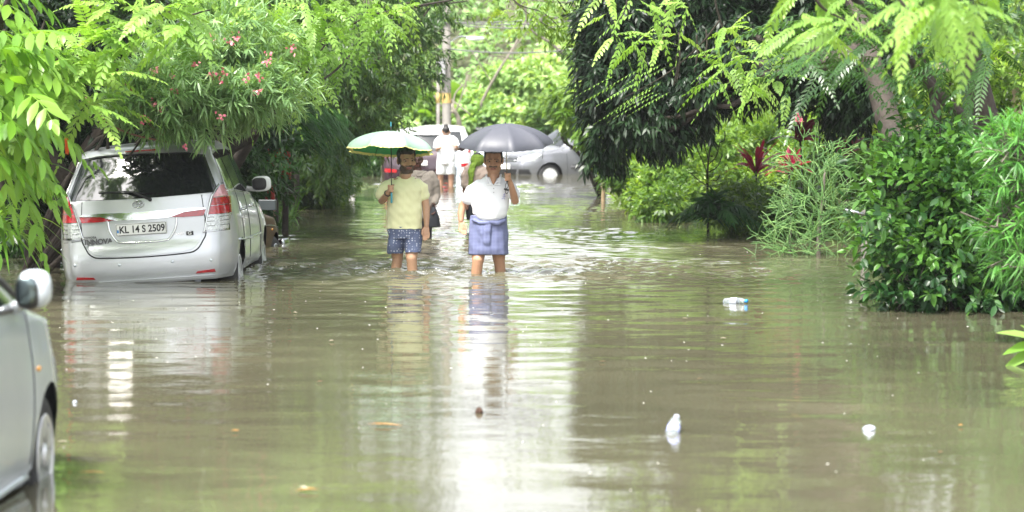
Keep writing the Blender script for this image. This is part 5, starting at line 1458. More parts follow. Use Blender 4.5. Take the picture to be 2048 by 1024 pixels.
# shrubs at the foot of the hill
for i, (a, b_, Y_, rx, ry, lb, mt) in enumerate([(760, 262, 76, 60, 26, 'pinkish green bush just above the green umbrella', G_far), (1050, 190, 78, 95, 62, 'large rounded creeper covered bush above the black umbrella', G_far), (975, 235, 77, 60, 26, 'low creeper mound between the pole and the black umbrella', G_far),
                                                (1120, 235, 76, 50, 20, 'shaded low bush behind the grey hatchback', G_fine), (1150, 130, 80, 60, 80, 'bright tall bush behind the right end of the hill', G_far), (850, 230, 79, 60, 40, 'leafy bush among the banana plants', G_yel)]):
    bigtree('hill_bush', lb, Y_, a, [bl(a, b_, Y_, rx, ry, 1.3), bl(a + rx * .5, b_ + ry * .4, Y_ - .6, rx * .6, ry * .6, .9)], int(900 * rx * ry / 3000) + 250, mt, 90 + i, 8, .19, .12, 'lo', 'bush', (.15, 1), r0=.04, gap=.15, shell=.75)
# banana plants
for i, (a, b_, Y_, hgt, lb) in enumerate([(845, 215, 78, 2.3, 'banana plant left of the utility pole'), (925, 210, 79, 2.8, 'banana plant with one broad upright leaf right of the utility pole'), (868, 225, 76.5, 1.6, 'small banana plant at the foot of the utility pole')]):
    c = at(a, b_, Y_); z0 = float(hill_z(np.array(c[0]), np.array(Y_))); r = thing('banana_plant', lb, 'plant', (c[0], Y_, z0), 0, 'banana plants on the slope')
    mb = MB(); tube(mb, [(c[0], Y_, z0 - .2), (c[0], Y_, z0 + hgt * .6)], [.12, .08], 10); mb.build('stem', B_grey, r)
    for k in range(7):
        an = k * 2.4 + i; el = .5 + .13 * k
        mb = MB(); leaves(mb, [[c[0], Y_, z0 + hgt * .55]], [[math.cos(an) * math.cos(el), math.sin(an) * math.cos(el) * .6, math.sin(el)]], [[-math.cos(an) * .6, -.7, .5]], hgt * .85, hgt * .24, 'oval', .45, .35, .3 + .1 * k, 3)
        mb.build('leaf', G_ban, r)
# slim pale trees on the slope
def slim(label, pts, r, mat, leaf=None, seed=0, n=60):
    bb = MB(); P_ = [at(*p) for p in pts]; c = curve(P_, 8); tube(bb, c, np.linspace(r, r * .35, len(c)), 8)
    parts = [('trunk', bb, mat)]
    rr = np.random.RandomState(seed)
    for k in range(7):
        q = c[int(len(c) * rr.uniform(.4, .95))]; e_ = q + rr.normal(size=3) * np.array([.7, .3, .5]) + np.array([0, 0, .4])
        tube(bb, curve([q, (q + e_) / 2 + rr.normal(size=3) * .1, e_], 4), [r * .3] * 9, 5)
    if leaf:
        mb = MB(); clusters(mb, [(np.array(c[int(len(c) * f)]), np.array([1.3, .8, .8])) for f in (.6, .8, .98)], n, 8, .16, .055, 'lo', .5, .8, .3, .2, .2, .8, (.3, 1), .3, seed, .1, 2); parts.append(('crown', mb, leaf))
    return plant('slim_tree', label, 'tree', tuple(P_[0]), parts, 'slim pale trees on the slope')
slim('slim pale tree leaning right above the black umbrella', [(950, 262, 76), (962, 210, 76), (992, 150, 76), (1035, 80, 76.5), (1060, 20, 77)], .055, B_grey, None, 1)
slim('grey mossy stump-like trunk beside the utility pole', [(920, 262, 74), (916, 235, 74), (905, 215, 74), (898, 190, 74.5)], .08, B_grey, None, 2)
slim('bare pale tree forking at the top above the grey hatchback', [(1190, 110, 70), (1170, 60, 70), (1150, 20, 70), (1140, -40, 70)], .075, B_grey, G_yel, 3, 90)
slim('pale arched tree with thin crossing branches', [(1130, 110, 72), (1100, 85, 72), (1060, 55, 72), (1045, -10, 72)], .05, B_grey, G_yel, 4, 70)

# twiggy yellow-green sprays hanging in from above
mb = MB(); bb = MB()
for pts, r in (((1010, -20, 36), (1040, 10, 36), (1085, 25, 36), (1120, 55, 36.2)), .012), (((1030, 5, 36), (1075, 40, 36), (1140, 75, 36.2)), .008), (((1110, -10, 36.4), (1140, 30, 36.5), (1215, 60, 37), (1290, 80, 37.5)), .014), (((1195, -20, 36), (1185, 40, 36), (1205, 70, 36)), .012):
    c = curve([at(*p) for p in pts], 6); tube(bb, c, np.linspace(r, r * .4, len(c)), 6)
    P_, A_ = clusters(mb, [(c[int(len(c) * f)], np.array([.22, .2, .16])) for f in (.4, .7, .97)], 30, 6, .085, .03, 'lo', .6, .8, .18, .1, 0, .5, (.3, 1), .3, 5, .1, 2)
Pq = np.array([at(a, b_, 36.3) for a, b_ in zip(rnd(985, 1190, 46), rnd(-40, 55, 46))]); fronds(mb, Pq, RS.normal(size=Pq.shape) + np.array([0, 0, -.7]), rnd(.2, .4, 46), 6, .07, .03, .3, 62, 'lo', rnd(.4, 1, 46), .003)
b0 = at(1870, 420, 36.5); tube(bb, curve([gz(b0), at(1840, 100, 37), at(1500, -120, 37.5), at(1180, -90, 36.6), at(1010, -20, 36)], 6), np.linspace(.08, .012, 25), 7)
plant('twiggy_tree', 'sparse yellow green twigs hanging in at the top centre', 'tree', gz(b0), [('trunk', bb, B_brown), ('crown', mb, G_yel)])
bigtree('pale_leaf_tree', 'small tree with pale yellow green leaves beside the grey hatchback roof', 52, 1215, [bl(1150, 215, 51, 34, 40, .5), bl(1178, 250, 50.5, 26, 26, .4), bl(1120, 195, 52, 22, 20, .4)], 260, G_yel, 50, 8, .18, .06, 'lance', r0=.04, gap=0, shell=.2, droop=.6)

# ---------- right bank --------------------------------------------------------------------
mb = MB(); bb = MB()
db = [bl(1235, 60, 36, 62, 95, 1.1), bl(1235, 170, 35.6, 70, 75, 1.0), bl(1215, 262, 35.4, 42, 52, .6), bl(1285, 240, 35.2, 58, 48, .7), bl(1370, 168, 35.4, 105, 68, 1.0), bl(1480, 110, 35.6, 115, 70, 1.1), bl(1600, 110, 35.6, 105, 80, 1.1),
      bl(1700, 180, 35.6, 60, 70, .9), bl(1420, 50, 36, 190, 95, 1.4), bl(1640, 40, 36, 150, 90, 1.3), bl(1196, 300, 35.3, 20, 26, .3), bl(1335, 255, 35.2, 40, 28, .4), bl(1560, -260, 37, 400, 210, 2.6)]
clusters(mb, db[:-1], 9500, 10, .112, .033, 'lance', .75, .7, .22, .25, .25, .6, (.0, .95), .25, 51, .2, 2, .2)
clusters(mb, db[-1:], 2200, 8, .2, .07, 'lo', .5, .8, .3, .3, .3, .8, (.1, .9), .3, 52, .1, 2)
b0 = at(1835, 430, 33.2)
tube(bb, curve([gz(b0), at(1815, 340, 33.4), at(1785, 270, 33.6), at(1762, 190, 33.8), at(1742, 120, 34), at(1715, 20, 34.6), at(1650, -120, 35.5)], 6), np.linspace(.19, .10, 37), 14)
limbs(bb, at(1742, 120, 34), [Vector(b[0]) for b in db], .07, .015, .5, .15, 7, 53)
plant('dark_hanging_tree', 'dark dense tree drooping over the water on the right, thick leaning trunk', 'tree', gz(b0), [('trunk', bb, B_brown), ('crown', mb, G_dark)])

# second tree at the right edge: trunk, diagonal limb and long mid-green fronds
mb = MB(); bb = MB(); b0 = at(2000, 420, 27.8)
tube(bb, curve([gz(b0), at(1990, 320, 27.8), at(1965, 220, 27.8), at(1940, 110, 27.8), at(1925, 0, 27.8), at(1900, -200, 28)], 6), np.linspace(.17, .10, 31), 12)
tube(bb, curve([at(1993, 310, 27.8), at(1950, 265, 27.5), at(1895, 205, 27.3), at(1850, 160, 27.2), at(1790, 90, 27)], 6), np.linspace(.09, .035, 25), 9)
tube(bb, curve([at(1835, 140, 27.1), at(1775, 60, 26), at(1720, 10, 25), at(1690, -30, 24)], 6), np.linspace(.045, .03, 19), 8)
n = 120; px = rnd(1590, 2000, n); py = rnd(20, 150, n) ; Bp = np.array([at(a, b_, c) for a, b_, c in zip(px, py, rnd(22.5, 25.5, n))])
D = unit(np.stack([rnd(-1, .35, n), rnd(-.5, .3, n), rnd(-.3, .25, n)], 1))
fronds(mb, Bp, D, rnd(.5, .95, n), 16, .085, .026, rnd(.1, .4, n), 62, 'lo', .3 + .3 * wob(Bp, .5, 5), .004, .1, 2, .5, .2)
Pq, _ = sample([bl(1850, -300, 26, 420, 260, 2.4)], 500, .2, .3, .8, 4)
fronds(mb, Pq, RS.normal(size=Pq.shape) * np.array([1, 1, .4]), rnd(.5, .9, len(Pq)), 9, .12, .045, .3, 62, 'lo', .4 + .3 * wob(Pq, .5, 3), .004)
plant('flame_tree', 'flame tree with brown trunk and long green fronds at the upper right', 'tree', gz(b0), [('trunk', bb, B_brown), ('crown', mb, G_mid)])

# bright nearer fronds, top right (out of focus) and top centre-right
mb = MB(); bb = MB()
n = 60; px = np.concatenate([rnd(1780, 1960, 30), rnd(1570, 1720, 30)]); py = np.concatenate([rnd(-70, 20, 30), rnd(-60, 60, 30)])
YY = np.concatenate([rnd(15, 16.5, 30), rnd(17.5, 20, 30)]); Bp = np.array([at(a, b_, c) for a, b_, c in zip(px, py, YY)])
D = unit(np.stack([rnd(-1, .9, n), rnd(-.5, .2, n), rnd(-.6, .3, n)], 1))
fronds(mb, Bp, D, rnd(.26, .42, n), 12, .085, .028, rnd(.15, .4, n), 66, 'oval', rnd(.15, .75, n), .003, .2, 3, .55, .2)
n = 95; px = np.concatenate([rnd(1190, 1400, 40), rnd(1430, 1580, 55)]); py = np.concatenate([rnd(-30, 90, 40), rnd(50, 200, 55)]); Bp2 = np.array([at(a, b_, c) for a, b_, c in zip(px, py, rnd(26, 27.5, n))])
D = unit(np.stack([rnd(-1, .8, n), rnd(-.5, .2, n), rnd(-.6, .3, n)], 1))
fronds(mb, Bp2, D, rnd(.22, .42, n), 9, .07, .030, rnd(.2, .5, n), 62, 'oval', rnd(.3, .95, n), .003, .2, 3, .55, .25)
Bp3 = np.array([at(a, b_, c) for a, b_, c in zip(rnd(1230, 1340, 12), rnd(130, 200, 12), rnd(27, 28, 12))]); fronds(mb, Bp3, [[-1, -.2, -.45]] * 12, rnd(.4, .6, 12), 12, .05, .02, .1, 62, 'lo', rnd(.2, .6, 12), .003)
for pts, r in (((1420, -60, 26.5), (1440, 40, 26.6), (1475, 100, 26.7), (1560, 160, 26.8)), .013), (((1260, -60, 26.8), (1250, 20, 26.8), (1220, 60, 26.8)), .010), (((1440, 40, 26.6), (1400, 90, 26.7), (1330, 150, 27), (1240, 200, 27.4)), .010), (((1780, -60, 16), (1800, 0, 16), (1840, 40, 16)), .015), (((1610, -60, 18), (1640, 10, 18), (1690, 40, 18.4)), .015):
    tube(bb, curve([at(*p) for p in pts], 6), np.linspace(r, r * .4, 6 * 3 + 1) if len(pts) == 4 else np.linspace(r, r * .4, 13), 6)
for a, b_, l_ in ((1358, 65, 100), (1352, 110, 60), (1412, 60, 55), (1330, 20, 60), (1393, 70, 75)):
    c = at(a, b_, 26.8); s_ = l_ / ppm(26.8); tube(bb, curve([c, c + Vector((.01, 0, -s_ * .5)), c + Vector((-.02, 0, -s_))], 5), .008, 6)
b0 = at(2150, 560, 25.5)
tube(bb, curve([gz(b0), at(2150, 100, 25), at(2000, -250, 24), at(1800, -160, 20), at(1780, -60, 16)], 6), np.linspace(.14, .015, 25), 9)
tube(bb, curve([at(2000, -250, 24), at(1700, -220, 26), at(1420, -60, 26.5)], 6), np.linspace(.06, .015, 13), 7); tube(bb, curve([at(1700, -220, 26), at(1450, -160, 26.6), at(1260, -60, 26.8)], 6), np.linspace(.04, .012, 13), 7)
tube(bb, curve([at(1800, -160, 20), at(1680, -120, 18.5), at(1610, -60, 18)], 6), np.linspace(.03, .015, 13), 7)
plant('overhanging_tree', 'bright feathery fronds and hanging pods coming down from the top right', 'tree', gz(b0), [('trunk', bb, B_brown), ('crown', mb, G_lime)])

# glossy shrub in the right foreground
mb = MB(); bb = MB()
cb = [bl(1890, 345, 24.6, 90, 55, .6), bl(1830, 400, 24.4, 85, 75, .6), bl(1950, 430, 24.2, 90, 90, .7), bl(1800, 500, 24.2, 70, 60, .5), bl(1900, 540, 24, 100, 60, .6), bl(1990, 560, 24, 80, 60, .6), bl(1800, 590, 23.9, 45, 26, .3), bl(1870, 600, 23.8, 60, 24, .4), bl(1850, 275, 24.8, 40, 30, .4), bl(2040, 480, 24.4, 70, 120, .6), bl(2030, 380, 25, 60, 60, .6)]
P_, A_ = clusters(mb, cb, 2100, 7, .092, .046, 'oval', .15, .85, .22, .3, .6, .4, (.0, .95), .3, 55, .3, 3, .15)
clusters(mb, [(b[0], b[1] * 1.28) for b in cb], 210, 8, .095, .048, 'oval', .1, .85, .26, .85, 0, .5, (.2, 1), .3, 57, .3, 3, .15)
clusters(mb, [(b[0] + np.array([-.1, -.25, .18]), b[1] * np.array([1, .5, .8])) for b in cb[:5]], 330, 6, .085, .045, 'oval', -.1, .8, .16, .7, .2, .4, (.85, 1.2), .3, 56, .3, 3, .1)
b0 = at(1930, 640, 24)
limbs(bb, gz(b0), [Vector(b[0]) for b in cb], .035, .008, .4, .12, 6, 56)
for a in (1960, 1990, 1900, 2020): limbs(bb, gz(at(a, 640, 24.1)), [at(a + 20, 500, 24.3), at(a - 40, 420, 24.4)], .04, .01, .5, .1, 6, a)
twigs(bb, P_, A_, .22, .0035, .35)
plant('glossy_shrub', 'big glossy leaved shrub standing in the water at the right', 'bush', gz(b0), [('stems', bb, B_dark), ('foliage', mb, G_citrus)])
# willowy shrub at the right edge
mb = MB(); bb = MB()
for a, b_, rx, ry in ((2030, 300, 45, 40), (2055, 370, 55, 50), (2030, 440, 40, 30), (2050, 510, 40, 30)):
    P_, A_ = clusters(mb, [bl(a, b_, 20.5, rx, ry, .25)], 55, 18, .15, .014, 'lance', -.25, .9, .18, .2, 0, .5, (.2, 1), .2, a + b_, .15, 2, .25); twigs(bb, P_, A_, .3, .004)
b0 = at(2110, 690, 20.5); limbs(bb, gz(b0), [at(2040, 330, 20.5), at(2060, 400, 20.5), at(2050, 500, 20.5)], .03, .006, seed=61)
plant('willowy_shrub', 'narrow leaved bright green shrub cut off by the right edge', 'bush', gz(b0), [('stems', bb, B_grey), ('foliage', mb, G_willow)])

# pencil bush
mb = MB(); bb = MB(); b0 = at(1640, 512, 32.3); rr = np.random.RandomState(4)
def sticks(p, d, L, lev):
    for k in range(rr.randint(2, 5) if lev < 3 else 0):
        dd = unit(d * .8 + rr.normal(size=3) * np.array([.5, .4, .4])); l_ = L * 1.25 * rr.uniform(.7, 1.1); e_ = p + dd * l_
        tube(mb, [p, (p + e_) / 2 + rr.normal(size=3) * .015, e_], [.0048 - .0006 * lev] * 3, 4, rr.uniform(.1, 1), False); sticks(e_, dd, L * .75, lev + 1)
for a, b_ in ((1640, 400), (1650, 430), (1632, 450), (1645, 470), (1640, 350)):
    for k in range(4): sticks(np.array(at(a + rr.normal() * 6, b_, 32.2 + rr.normal() * .1)), unit(np.array([rr.normal() * .8, rr.normal() * .4, .75])), .26, 0)
for k in range(11):
    q = np.array(gz(at(1560 + rr.uniform(-25, 130), 505, 32.2 + rr.normal() * .25), -.1)); sticks(q, unit(np.array([rr.normal() * .5, rr.normal() * .3, 1.])), .27, 0)
tube(bb, curve([gz(b0), at(1637, 480, 32.3), at(1645, 400, 32.2), at(1650, 340, 32.2)], 5), np.linspace(.03, .012, 16), 8)
plant('pencil_bush', 'tangled leafless bush of thin green sticks in the water', 'bush', gz(b0), [('stem', bb, B_grey), ('branches', mb, G_stick)])

# cycad-like small palm, cordylines, sapling, lilies, taro
palm(1425, 36.6, .22, 'small dark palm with arching fronds sitting at the waterline', 71, 18, .95, False, 1.0, None, .26, 18, 1.35, 'dwarf_palm')
palm(1355, 42, .0, 'low feathery palm left of the small dark palm', 72, 12, .75, False, 1.0, None, .2, 16, 1.2, 'dwarf_palm')
for i, (a, b_, Y_, L_c, lb, m2) in enumerate([(1512, 345, 38.6, .50, 'cordyline with magenta and dark red leaves', 0), (1578, 345, 33.2, .32, 'small cordyline with rusty red upright leaves', 1), (1600, 280, 37, .36, 'tall dark red cordyline under the dark tree', 2), (1690, 310, 36, .34, 'dull brownish cordyline beside the thick trunk', 2)]):
    c = np.array(at(a, b_, Y_)); mb = MB(); bb = MB(); n = 26
    D = unit(np.stack([RS.normal(size=n), RS.normal(size=n) * .6, rnd(.3, 3.2, n)], 1)); straps(mb, np.tile(c, (n, 1)) + RS.normal(size=(n, 3)) * .02, D, rnd(1.0, 1.5, n) * L_c, rnd(.05, .075, n), rnd(.1, .7, n), (rnd(.2, .8, n) if m2 < 2 else rnd(.7, 1, n)))
    tube(bb, curve([gz(c), (c[0] + .03, c[1], c[2] - .4), c], 5), .014, 7)
    plant('cordyline', lb, 'plant', gz(c), [('stem', bb, B_brown), ('leaves', mb, G_red)], 'cordylines on the right bank')
bb = MB(); b0 = at(1418, 425, 38.6); tube(bb, curve([gz(b0), at(1415, 380, 38), at(1416, 330, 37.2), at(1422, 285, 37.2)], 5), np.linspace(.022, .008, 16), 6)
for a, b_, c, d_ in ((1415, 350, 1395, 300), (1416, 330, 1440, 285), (1416, 345, 1445, 310), (1415, 370, 1380, 345), (1416, 320, 1402, 275), (1417, 360, 1440, 350), (1395, 300, 1385, 280), (1440, 285, 1450, 262)):
    tube(bb, curve([at(a, b_, 37.2), at((a + c) / 2 + 4, (b_ + d_) / 2 + 6, 37.15), at(c, d_, 37.1)], 4), [.007] * 9, 5)
single(bb, 'bare_sapling', B_dark, 'thin bare dark sapling rising from the small dark palm', 'tree', gz(b0))
bb = MB(); b0 = at(1206, 400, 49); tube(bb, curve([gz(b0), at(1206, 370, 49), at(1203, 325, 49)], 4), .035, 8); single(bb, 'wooden_stake', pbr('stake_wood', (.3, .22, .13), .8, 0, .3, 9), 'thin wooden stake standing in the water below the dark tree tip', 'stake', gz(b0))
mb = MB(); n = 70; Bp = np.array([gz(at(a, 400, c), -.1) for a, c in zip(rnd(1238, 1295, n), rnd(49, 51, n))]); D = unit(np.stack([rnd(-.8, .7, n), rnd(-.4, .3, n), rnd(.5, 1.3, n)], 1)); straps(mb, Bp, D, rnd(.5, 1.1, n), rnd(.04, .07, n), rnd(.2, .8, n), rnd(.5, 1, n))
single(mb, 'lily_clump', G_yel, 'bright strap leaved lily clump by the pale gatepost', 'plant', gz(at(1265, 400, 50)))
mb = MB(); bb = MB(); b0 = at(2075, 735, 19.0)
for a, b_, c, d_, t_ in ((2070, 680, 1992, 655, 1.), (2080, 700, 2000, 735, .8), (2075, 690, 2005, 700, .5), (2090, 690, 2040, 640, .7), (2100, 730, 2150, 660, .6)):
    p0, p1 = np.array(at(a, b_, 18.9)), np.array(at(c, d_, 18.7)); leaves(mb, [p0], [p1 - p0], [[.1, -.5, 1]], np.linalg.norm(p1 - p0), .11, 'heart', .1, .3, t_, 3); tube(bb, curve([gz(b0, -.3), (p0 + np.array(gz(b0, -.3))) / 2 + np.array([0, 0, .1]), p0], 4), .008, 6)
plant('taro_plant', 'taro plant with heart shaped leaves low at the right edge', 'plant', gz(b0, -.3), [('stems', bb, G_stick), ('leaves', mb, G_ban)])
# right bank background
specs = [('two stemmed young tree with pale leaves near the gatepost', 1283, 47, [bl(1270, 330, 47, 46, 45, .7), bl(1310, 350, 46, 38, 42, .6), bl(1250, 300, 48, 40, 40, .6)], 800, G_yel, .14, .06, 'tree'),
         ('leafy waterside bush between the pale tree and the dwarf palms', 1340, 44.5, [bl(1340, 350, 44, 45, 50, .7), bl(1300, 390, 43.5, 30, 26, .5), bl(1370, 385, 43, 40, 30, .5), bl(1330, 410, 41, 45, 26, .4)], 1400, G_yel, .10, .045, 'bush'),
         ('bright yellow green bush below the dark tree', 1420, 46, [bl(1420, 310, 46, 80, 60, 1.0), bl(1480, 270, 47, 70, 45, .9), bl(1400, 370, 45, 70, 35, .7)], 1700, G_yel, .10, .045, 'bush'),
         ('light green bush behind the cordylines', 1560, 45, [bl(1540, 300, 45, 80, 60, .9), bl(1610, 340, 44, 70, 60, .9), bl(1500, 390, 42, 60, 40, .6)], 2000, G_yel, .10, .045, 'bush'),
         ('shaded bush behind the thin green sticks', 1680, 40, [bl(1680, 360, 40, 60, 60, .7), bl(1640, 420, 38, 60, 40, .6), bl(1740, 400, 39, 50, 70, .7)], 1500, G_yel, .10, .045, 'bush'),
         ('low ferny bush at the water behind the cordylines', 1520, 39, [bl(1510, 425, 38, 50, 26, .5), bl(1560, 425, 37, 50, 34, .4), bl(1470, 400, 37.8, 50, 34, .4)], 1100, G_yel, .09, .035, 'bush'),
         ('pale green tree beyond the flame tree trunk', 2000, 46, [bl(1900, 160, 45, 100, 90, 1.2), bl(2020, 200, 45, 90, 110, 1.2), bl(1950, 330, 44, 100, 80, 1.0)], 1700, G_yel, .13, .055, 'tree'),
         ('tall leafy tree behind the thick leaning trunk', 1700, 54, [bl(1560, 240, 54, 150, 70, 1.6), bl(1750, 260, 52, 120, 100, 1.6), bl(1350, 260, 56, 120, 80, 1.6), bl(1620, -60, 56, 350, 160, 2.0)], 3600, G_yel, .17, .07, 'tree')]
for i, (lb, pxb, Y_, bs, n, mt, L_c, W_c, ct) in enumerate(specs):
    bigtree('bank_tree' if ct == 'tree' else 'bank_bush', lb, Y_, pxb, bs, n, mt, 110 + i, 8, L_c, W_c, 'lo', ct, (.05, 1), B_brown, .06 if ct == 'tree' else .03, .25)
bb = MB(); b0 = at(1287, 412, 46.5)
for pts in (((1287, 412), (1290, 370), (1285, 330), (1262, 290)), ((1290, 400), (1300, 370), (1312, 340), (1330, 300))):
    c = curve([gz(b0)] + [at(a, b_, 46.5) for a, b_ in pts[1:]], 5); tube(bb, c, np.linspace(.06, .03, len(c)), 8)
single(bb, 'forked_trunk', B_brown, 'forked brown trunk rising from the water right of the lily clump', 'tree', gz(b0))
mb = MB()
for a, b_ in ((1594, 234), (1597, 238), (1600, 241), (1598, 235), (1596, 240)):
    c = np.array(at(a, b_, 34)); leaves(mb, c + RS.normal(size=(9, 3)) * .02, RS.normal(size=(9, 3)), RS.normal(size=(9, 3)), .03, .025, 'heart', .1, .2, rnd(0, .6, 9), 2)
single(mb, 'pink_blossom', G_pink, 'cluster of pink blossoms under the dark tree', 'flower', tuple(at(1596, 240, 34)))
# side masses that close off the banks
for i, (x, y, z, r, lb) in enumerate([(-11, 30, 2.5, 3.0, 'large bank tree far off the left edge'), (-12.5, 45, 3, 3.4, 'large tree behind the palms on the left bank'), (-13, 60, 3.2, 3.5, 'large tree behind the left bank near the post'), (11, 34, 3, 3.2, 'large tree beyond the right edge'), (13.5, 48, 3.5, 3.6, 'large tree far back on the right bank'), (13, 64, 3.4, 3.6, 'large tree right of the grey hatchback'), (-9.5, 70, 2.6, 2.6, 'large tree left of the parked dark hatchback'), (7.4, 70, 2.8, 2.6, 'large tree close behind the grey hatchback')]):
    mb = MB(); bb = MB(); bls = [(np.array([x + a * r, y + b_ * r, z + c * r]), np.array([r, r, r]) * s_) for a, b_, c, s_ in ((0, 0, .7, .9), (-.5, .5, 0, .8), (.5, -.5, -.1, .8), (0, .6, .9, .6), (0, -.3, -.6, .6))]
    clusters(mb, bls, 2100, 7, .24, .09, 'lo', .3, .8, .35, .5, .25, 1.0, (.0, .9), .3, 130 + i, .1, 2)
    limbs(bb, (x, y, -.2), [b[0] for b in bls], .2, .03, seed=130 + i)
    plant('bank_tree', lb, 'tree', (x, y, -.2), [('trunk', bb, B_dark), ('crown', mb, G_mid)], 'large trees closing off the banks')
# ================================================================== poles, walls, small floating things
M_conc = pbr('concrete', (.21, .195, .175), .85, 0, .25, 3, .004, 30)
M_cable = pbr('cable', (.12, .12, .12), .6)
M_ypaint = pbr('yellow_paint', (.42, .3, .10), .6, 0, .15, 9)
c = at(893, 250, 71); pole = thing('utility_pole', 'grey concrete utility pole with a yellow band behind the far cars', 'pole', (c[0], 71, -.4))
zt = 6.6
mb = MB(); lathe(mb, [(.125, -.4), (.12, 1.0), (.10, zt), (.001, zt)], 20, Matrix.Translation((c[0], 71, 0))); mb.build('shaft', M_conc, pole)
mb = MB(); tube(mb, [(c[0] - .22, 70.9, -.4), (c[0] - .20, 70.9, at(0, 110, 71)[2])], .05, 10); mb.build('conduit', M_conc, pole)
mb = MB(); z0, z1 = at(0, 206, 71)[2], at(0, 186, 71)[2]; lathe(mb, [(.124, z0), (.120, z1)], 20, Matrix.Translation((c[0], 71, 0)))
tube(mb, [(c[0] - .215, 70.9, z0), (c[0] - .21, 70.9, z1)], .055, 10); mb.build('painted_band', M_ypaint, pole)
mb = MB(); z = at(0, 80, 71)[2]; tube(mb, curve([(c[0], 71, z - .1), (c[0] + .35, 70.8, z + .08), (c[0] + .7, 70.6, z + .05)], 5), .02, 8); mb.build('lamp_arm', M_steel, pole)
mb = MB(); ellipsoid(mb, (c[0] + .75, 70.55, z + .03), (.24, .09, .055)); mb.build('lamp_head', M_whitep, pole)
mb = MB(); z = at(0, 42, 71)[2]; box(mb, (c[0] - .55, 70.84, z - .05), (c[0] + .35, 70.92, z + .05)); mb.build('cross_arm', M_steel, pole, smooth=False)
mb = MB(); box(mb, (c[0] - .25, 70.7, at(0, 150, 71)[2]), (c[0] - .02, 70.84, at(0, 118, 71)[2])); bevel(mb.build('junction_box', pbr('box_grey', (.3, .3, .3), .6), pole, smooth=False), .02)
for i, (za, zb, xa, sag, lb) in enumerate([(97, 92, .1, .16, 'lowest cable running right from the utility pole'), (44, 22, 0, .12, 'cable rising right from the pole top'), (46, 38, .2, .1, 'second cable rising right from the pole top'), (48, 46, -.2, .14, 'thin cable level with the cross arm')]):
    p0 = np.array(at(893, za, 71)); p1 = np.array(at(1220, zb - 4, 66 + i)); L0 = np.array(at(560, za - 10, 69))
    mb = MB(); tube(mb, [p0 + (p1 - p0) * t_ - np.array([0, 0, sag * 4 * t_ * (1 - t_)]) for t_ in np.linspace(0, 1, 14)] , .02, 6)
    tube(mb, [p0 + (L0 - p0) * t_ - np.array([0, 0, sag * 4 * t_ * (1 - t_)]) for t_ in np.linspace(0, 1, 14)], .02, 6)
    single(mb, 'power_cable', M_cable, lb, 'cable', tuple(p0), 'cables on the utility pole')

c = at(703, 360, 60); mb = MB(); lathe(mb, [(.075, -.4), (.075, .55), (.06, .75), (.001, .78)], 14, Matrix.Translation((c[0], 60, 0)))
single(mb, 'concrete_post', pbr('old_white_paint', (.6, .58, .55), .8, 0, .3, 12, .004, 40), 'weathered white post standing in the water below the green umbrella', 'post', (c[0], 60, -.4))
# gatepost with sloping coping by the lily clump
g0 = at(1232, 380, 55); gp = thing('gatepost', 'pale grey gatepost with a white cap by the lilies', 'post', (g0[0], 55, -.4))
mb = MB(); box(mb, (g0[0] - .14, 54.85, -.4), (g0[0] + .14, 55.15, .20)); bevel(mb.build('pillar', M_conc, gp, smooth=False), .015)
mb = MB(); box(mb, (g0[0] - .2, 54.8, .20), (g0[0] + .2, 55.2, .28)); bevel(mb.build('cap', M_whitep, gp, smooth=False), .02)
g1 = at(1248, 380, 53.5); mb = MB(); box(mb, (g1[0] - .10, 53.35, -.4), (g1[0] + .10, 53.65, .06)); bevel(single(mb, 'stone_block', pbr('sandstone', (.5, .42, .32), .85, 0, .2, 6, .006, 30), 'beige stone block in front of the pale gatepost', 'block', (g1[0], 53.5, -.4), smooth=False), .02)
# corrugated sheet gate behind the two men
s0 = at(955, 350, 70); s1 = at(1040, 350, 70); gt = thing('sheet_gate', 'pale blue grey corrugated sheet gate behind the man in white', 'gate', (s0[0], 70, -.4))
xs = np.linspace(s0[0], s1[0], 90); yy_ = 70 + .025 * np.sin(xs * 45); z1 = 1.05
V = np.array([(x, y, z) for z in (-.4, z1) for x, y in zip(xs, yy_)] + [(x, y + .01, z) for z in (-.4, z1) for x, y in zip(xs, yy_)]); k = 90
mb = MB().add(V, [(i, i + 1, k + i + 1, k + i) for i in range(k - 1)] + [(2 * k + i + 1, 2 * k + i, 3 * k + i, 3 * k + i + 1) for i in range(k - 1)] + [(k + i, k + i + 1, 3 * k + i + 1, 3 * k + i) for i in range(k - 1)]); mb.build('sheet', pbr('zinc_sheet', (.48, .54, .6), .4, .3, .08, 4), gt)
mb = MB(); box(mb, (s0[0] - .05, 69.93, z1), (s1[0] + .05, 70.07, z1 + .06)); mb.build('top_rail', M_steel, gt, smooth=False)

# house glimpsed through the right-hand trees
hx0, hy0 = 7.0, 47.5; hs_ = thing('house', 'beige house glimpsed between the trunks at the right', 'house', (hx0, hy0, .1))
M_wall = pbr('beige_plaster', (.42, .34, .23), .85, 0, .1, 2, .003, 30)
mb = MB(); box(mb, (hx0, hy0, -.2), (hx0 + 5.5, hy0 + 6, 2.2)); mb.build('wall', M_wall, hs_, smooth=False)
mb = MB(); mb.add([(hx0 - .5, hy0 - .5, 2.2), (hx0 + 6, hy0 - .5, 2.2), (hx0 + 6, hy0 + 6.5, 2.2), (hx0 - .5, hy0 + 6.5, 2.2), (hx0 + 2, hy0 + 3, 2.7), (hx0 + 3.5, hy0 + 3, 2.7)], [(0, 1, 5, 4), (2, 3, 4, 5), (3, 2, 1, 0)], [(1, 2, 5), (3, 0, 4)]); mb.build('roof', pbr('roof_tile', (.12, .09, .07), .8, 0, .2, 5), hs_, smooth=False)
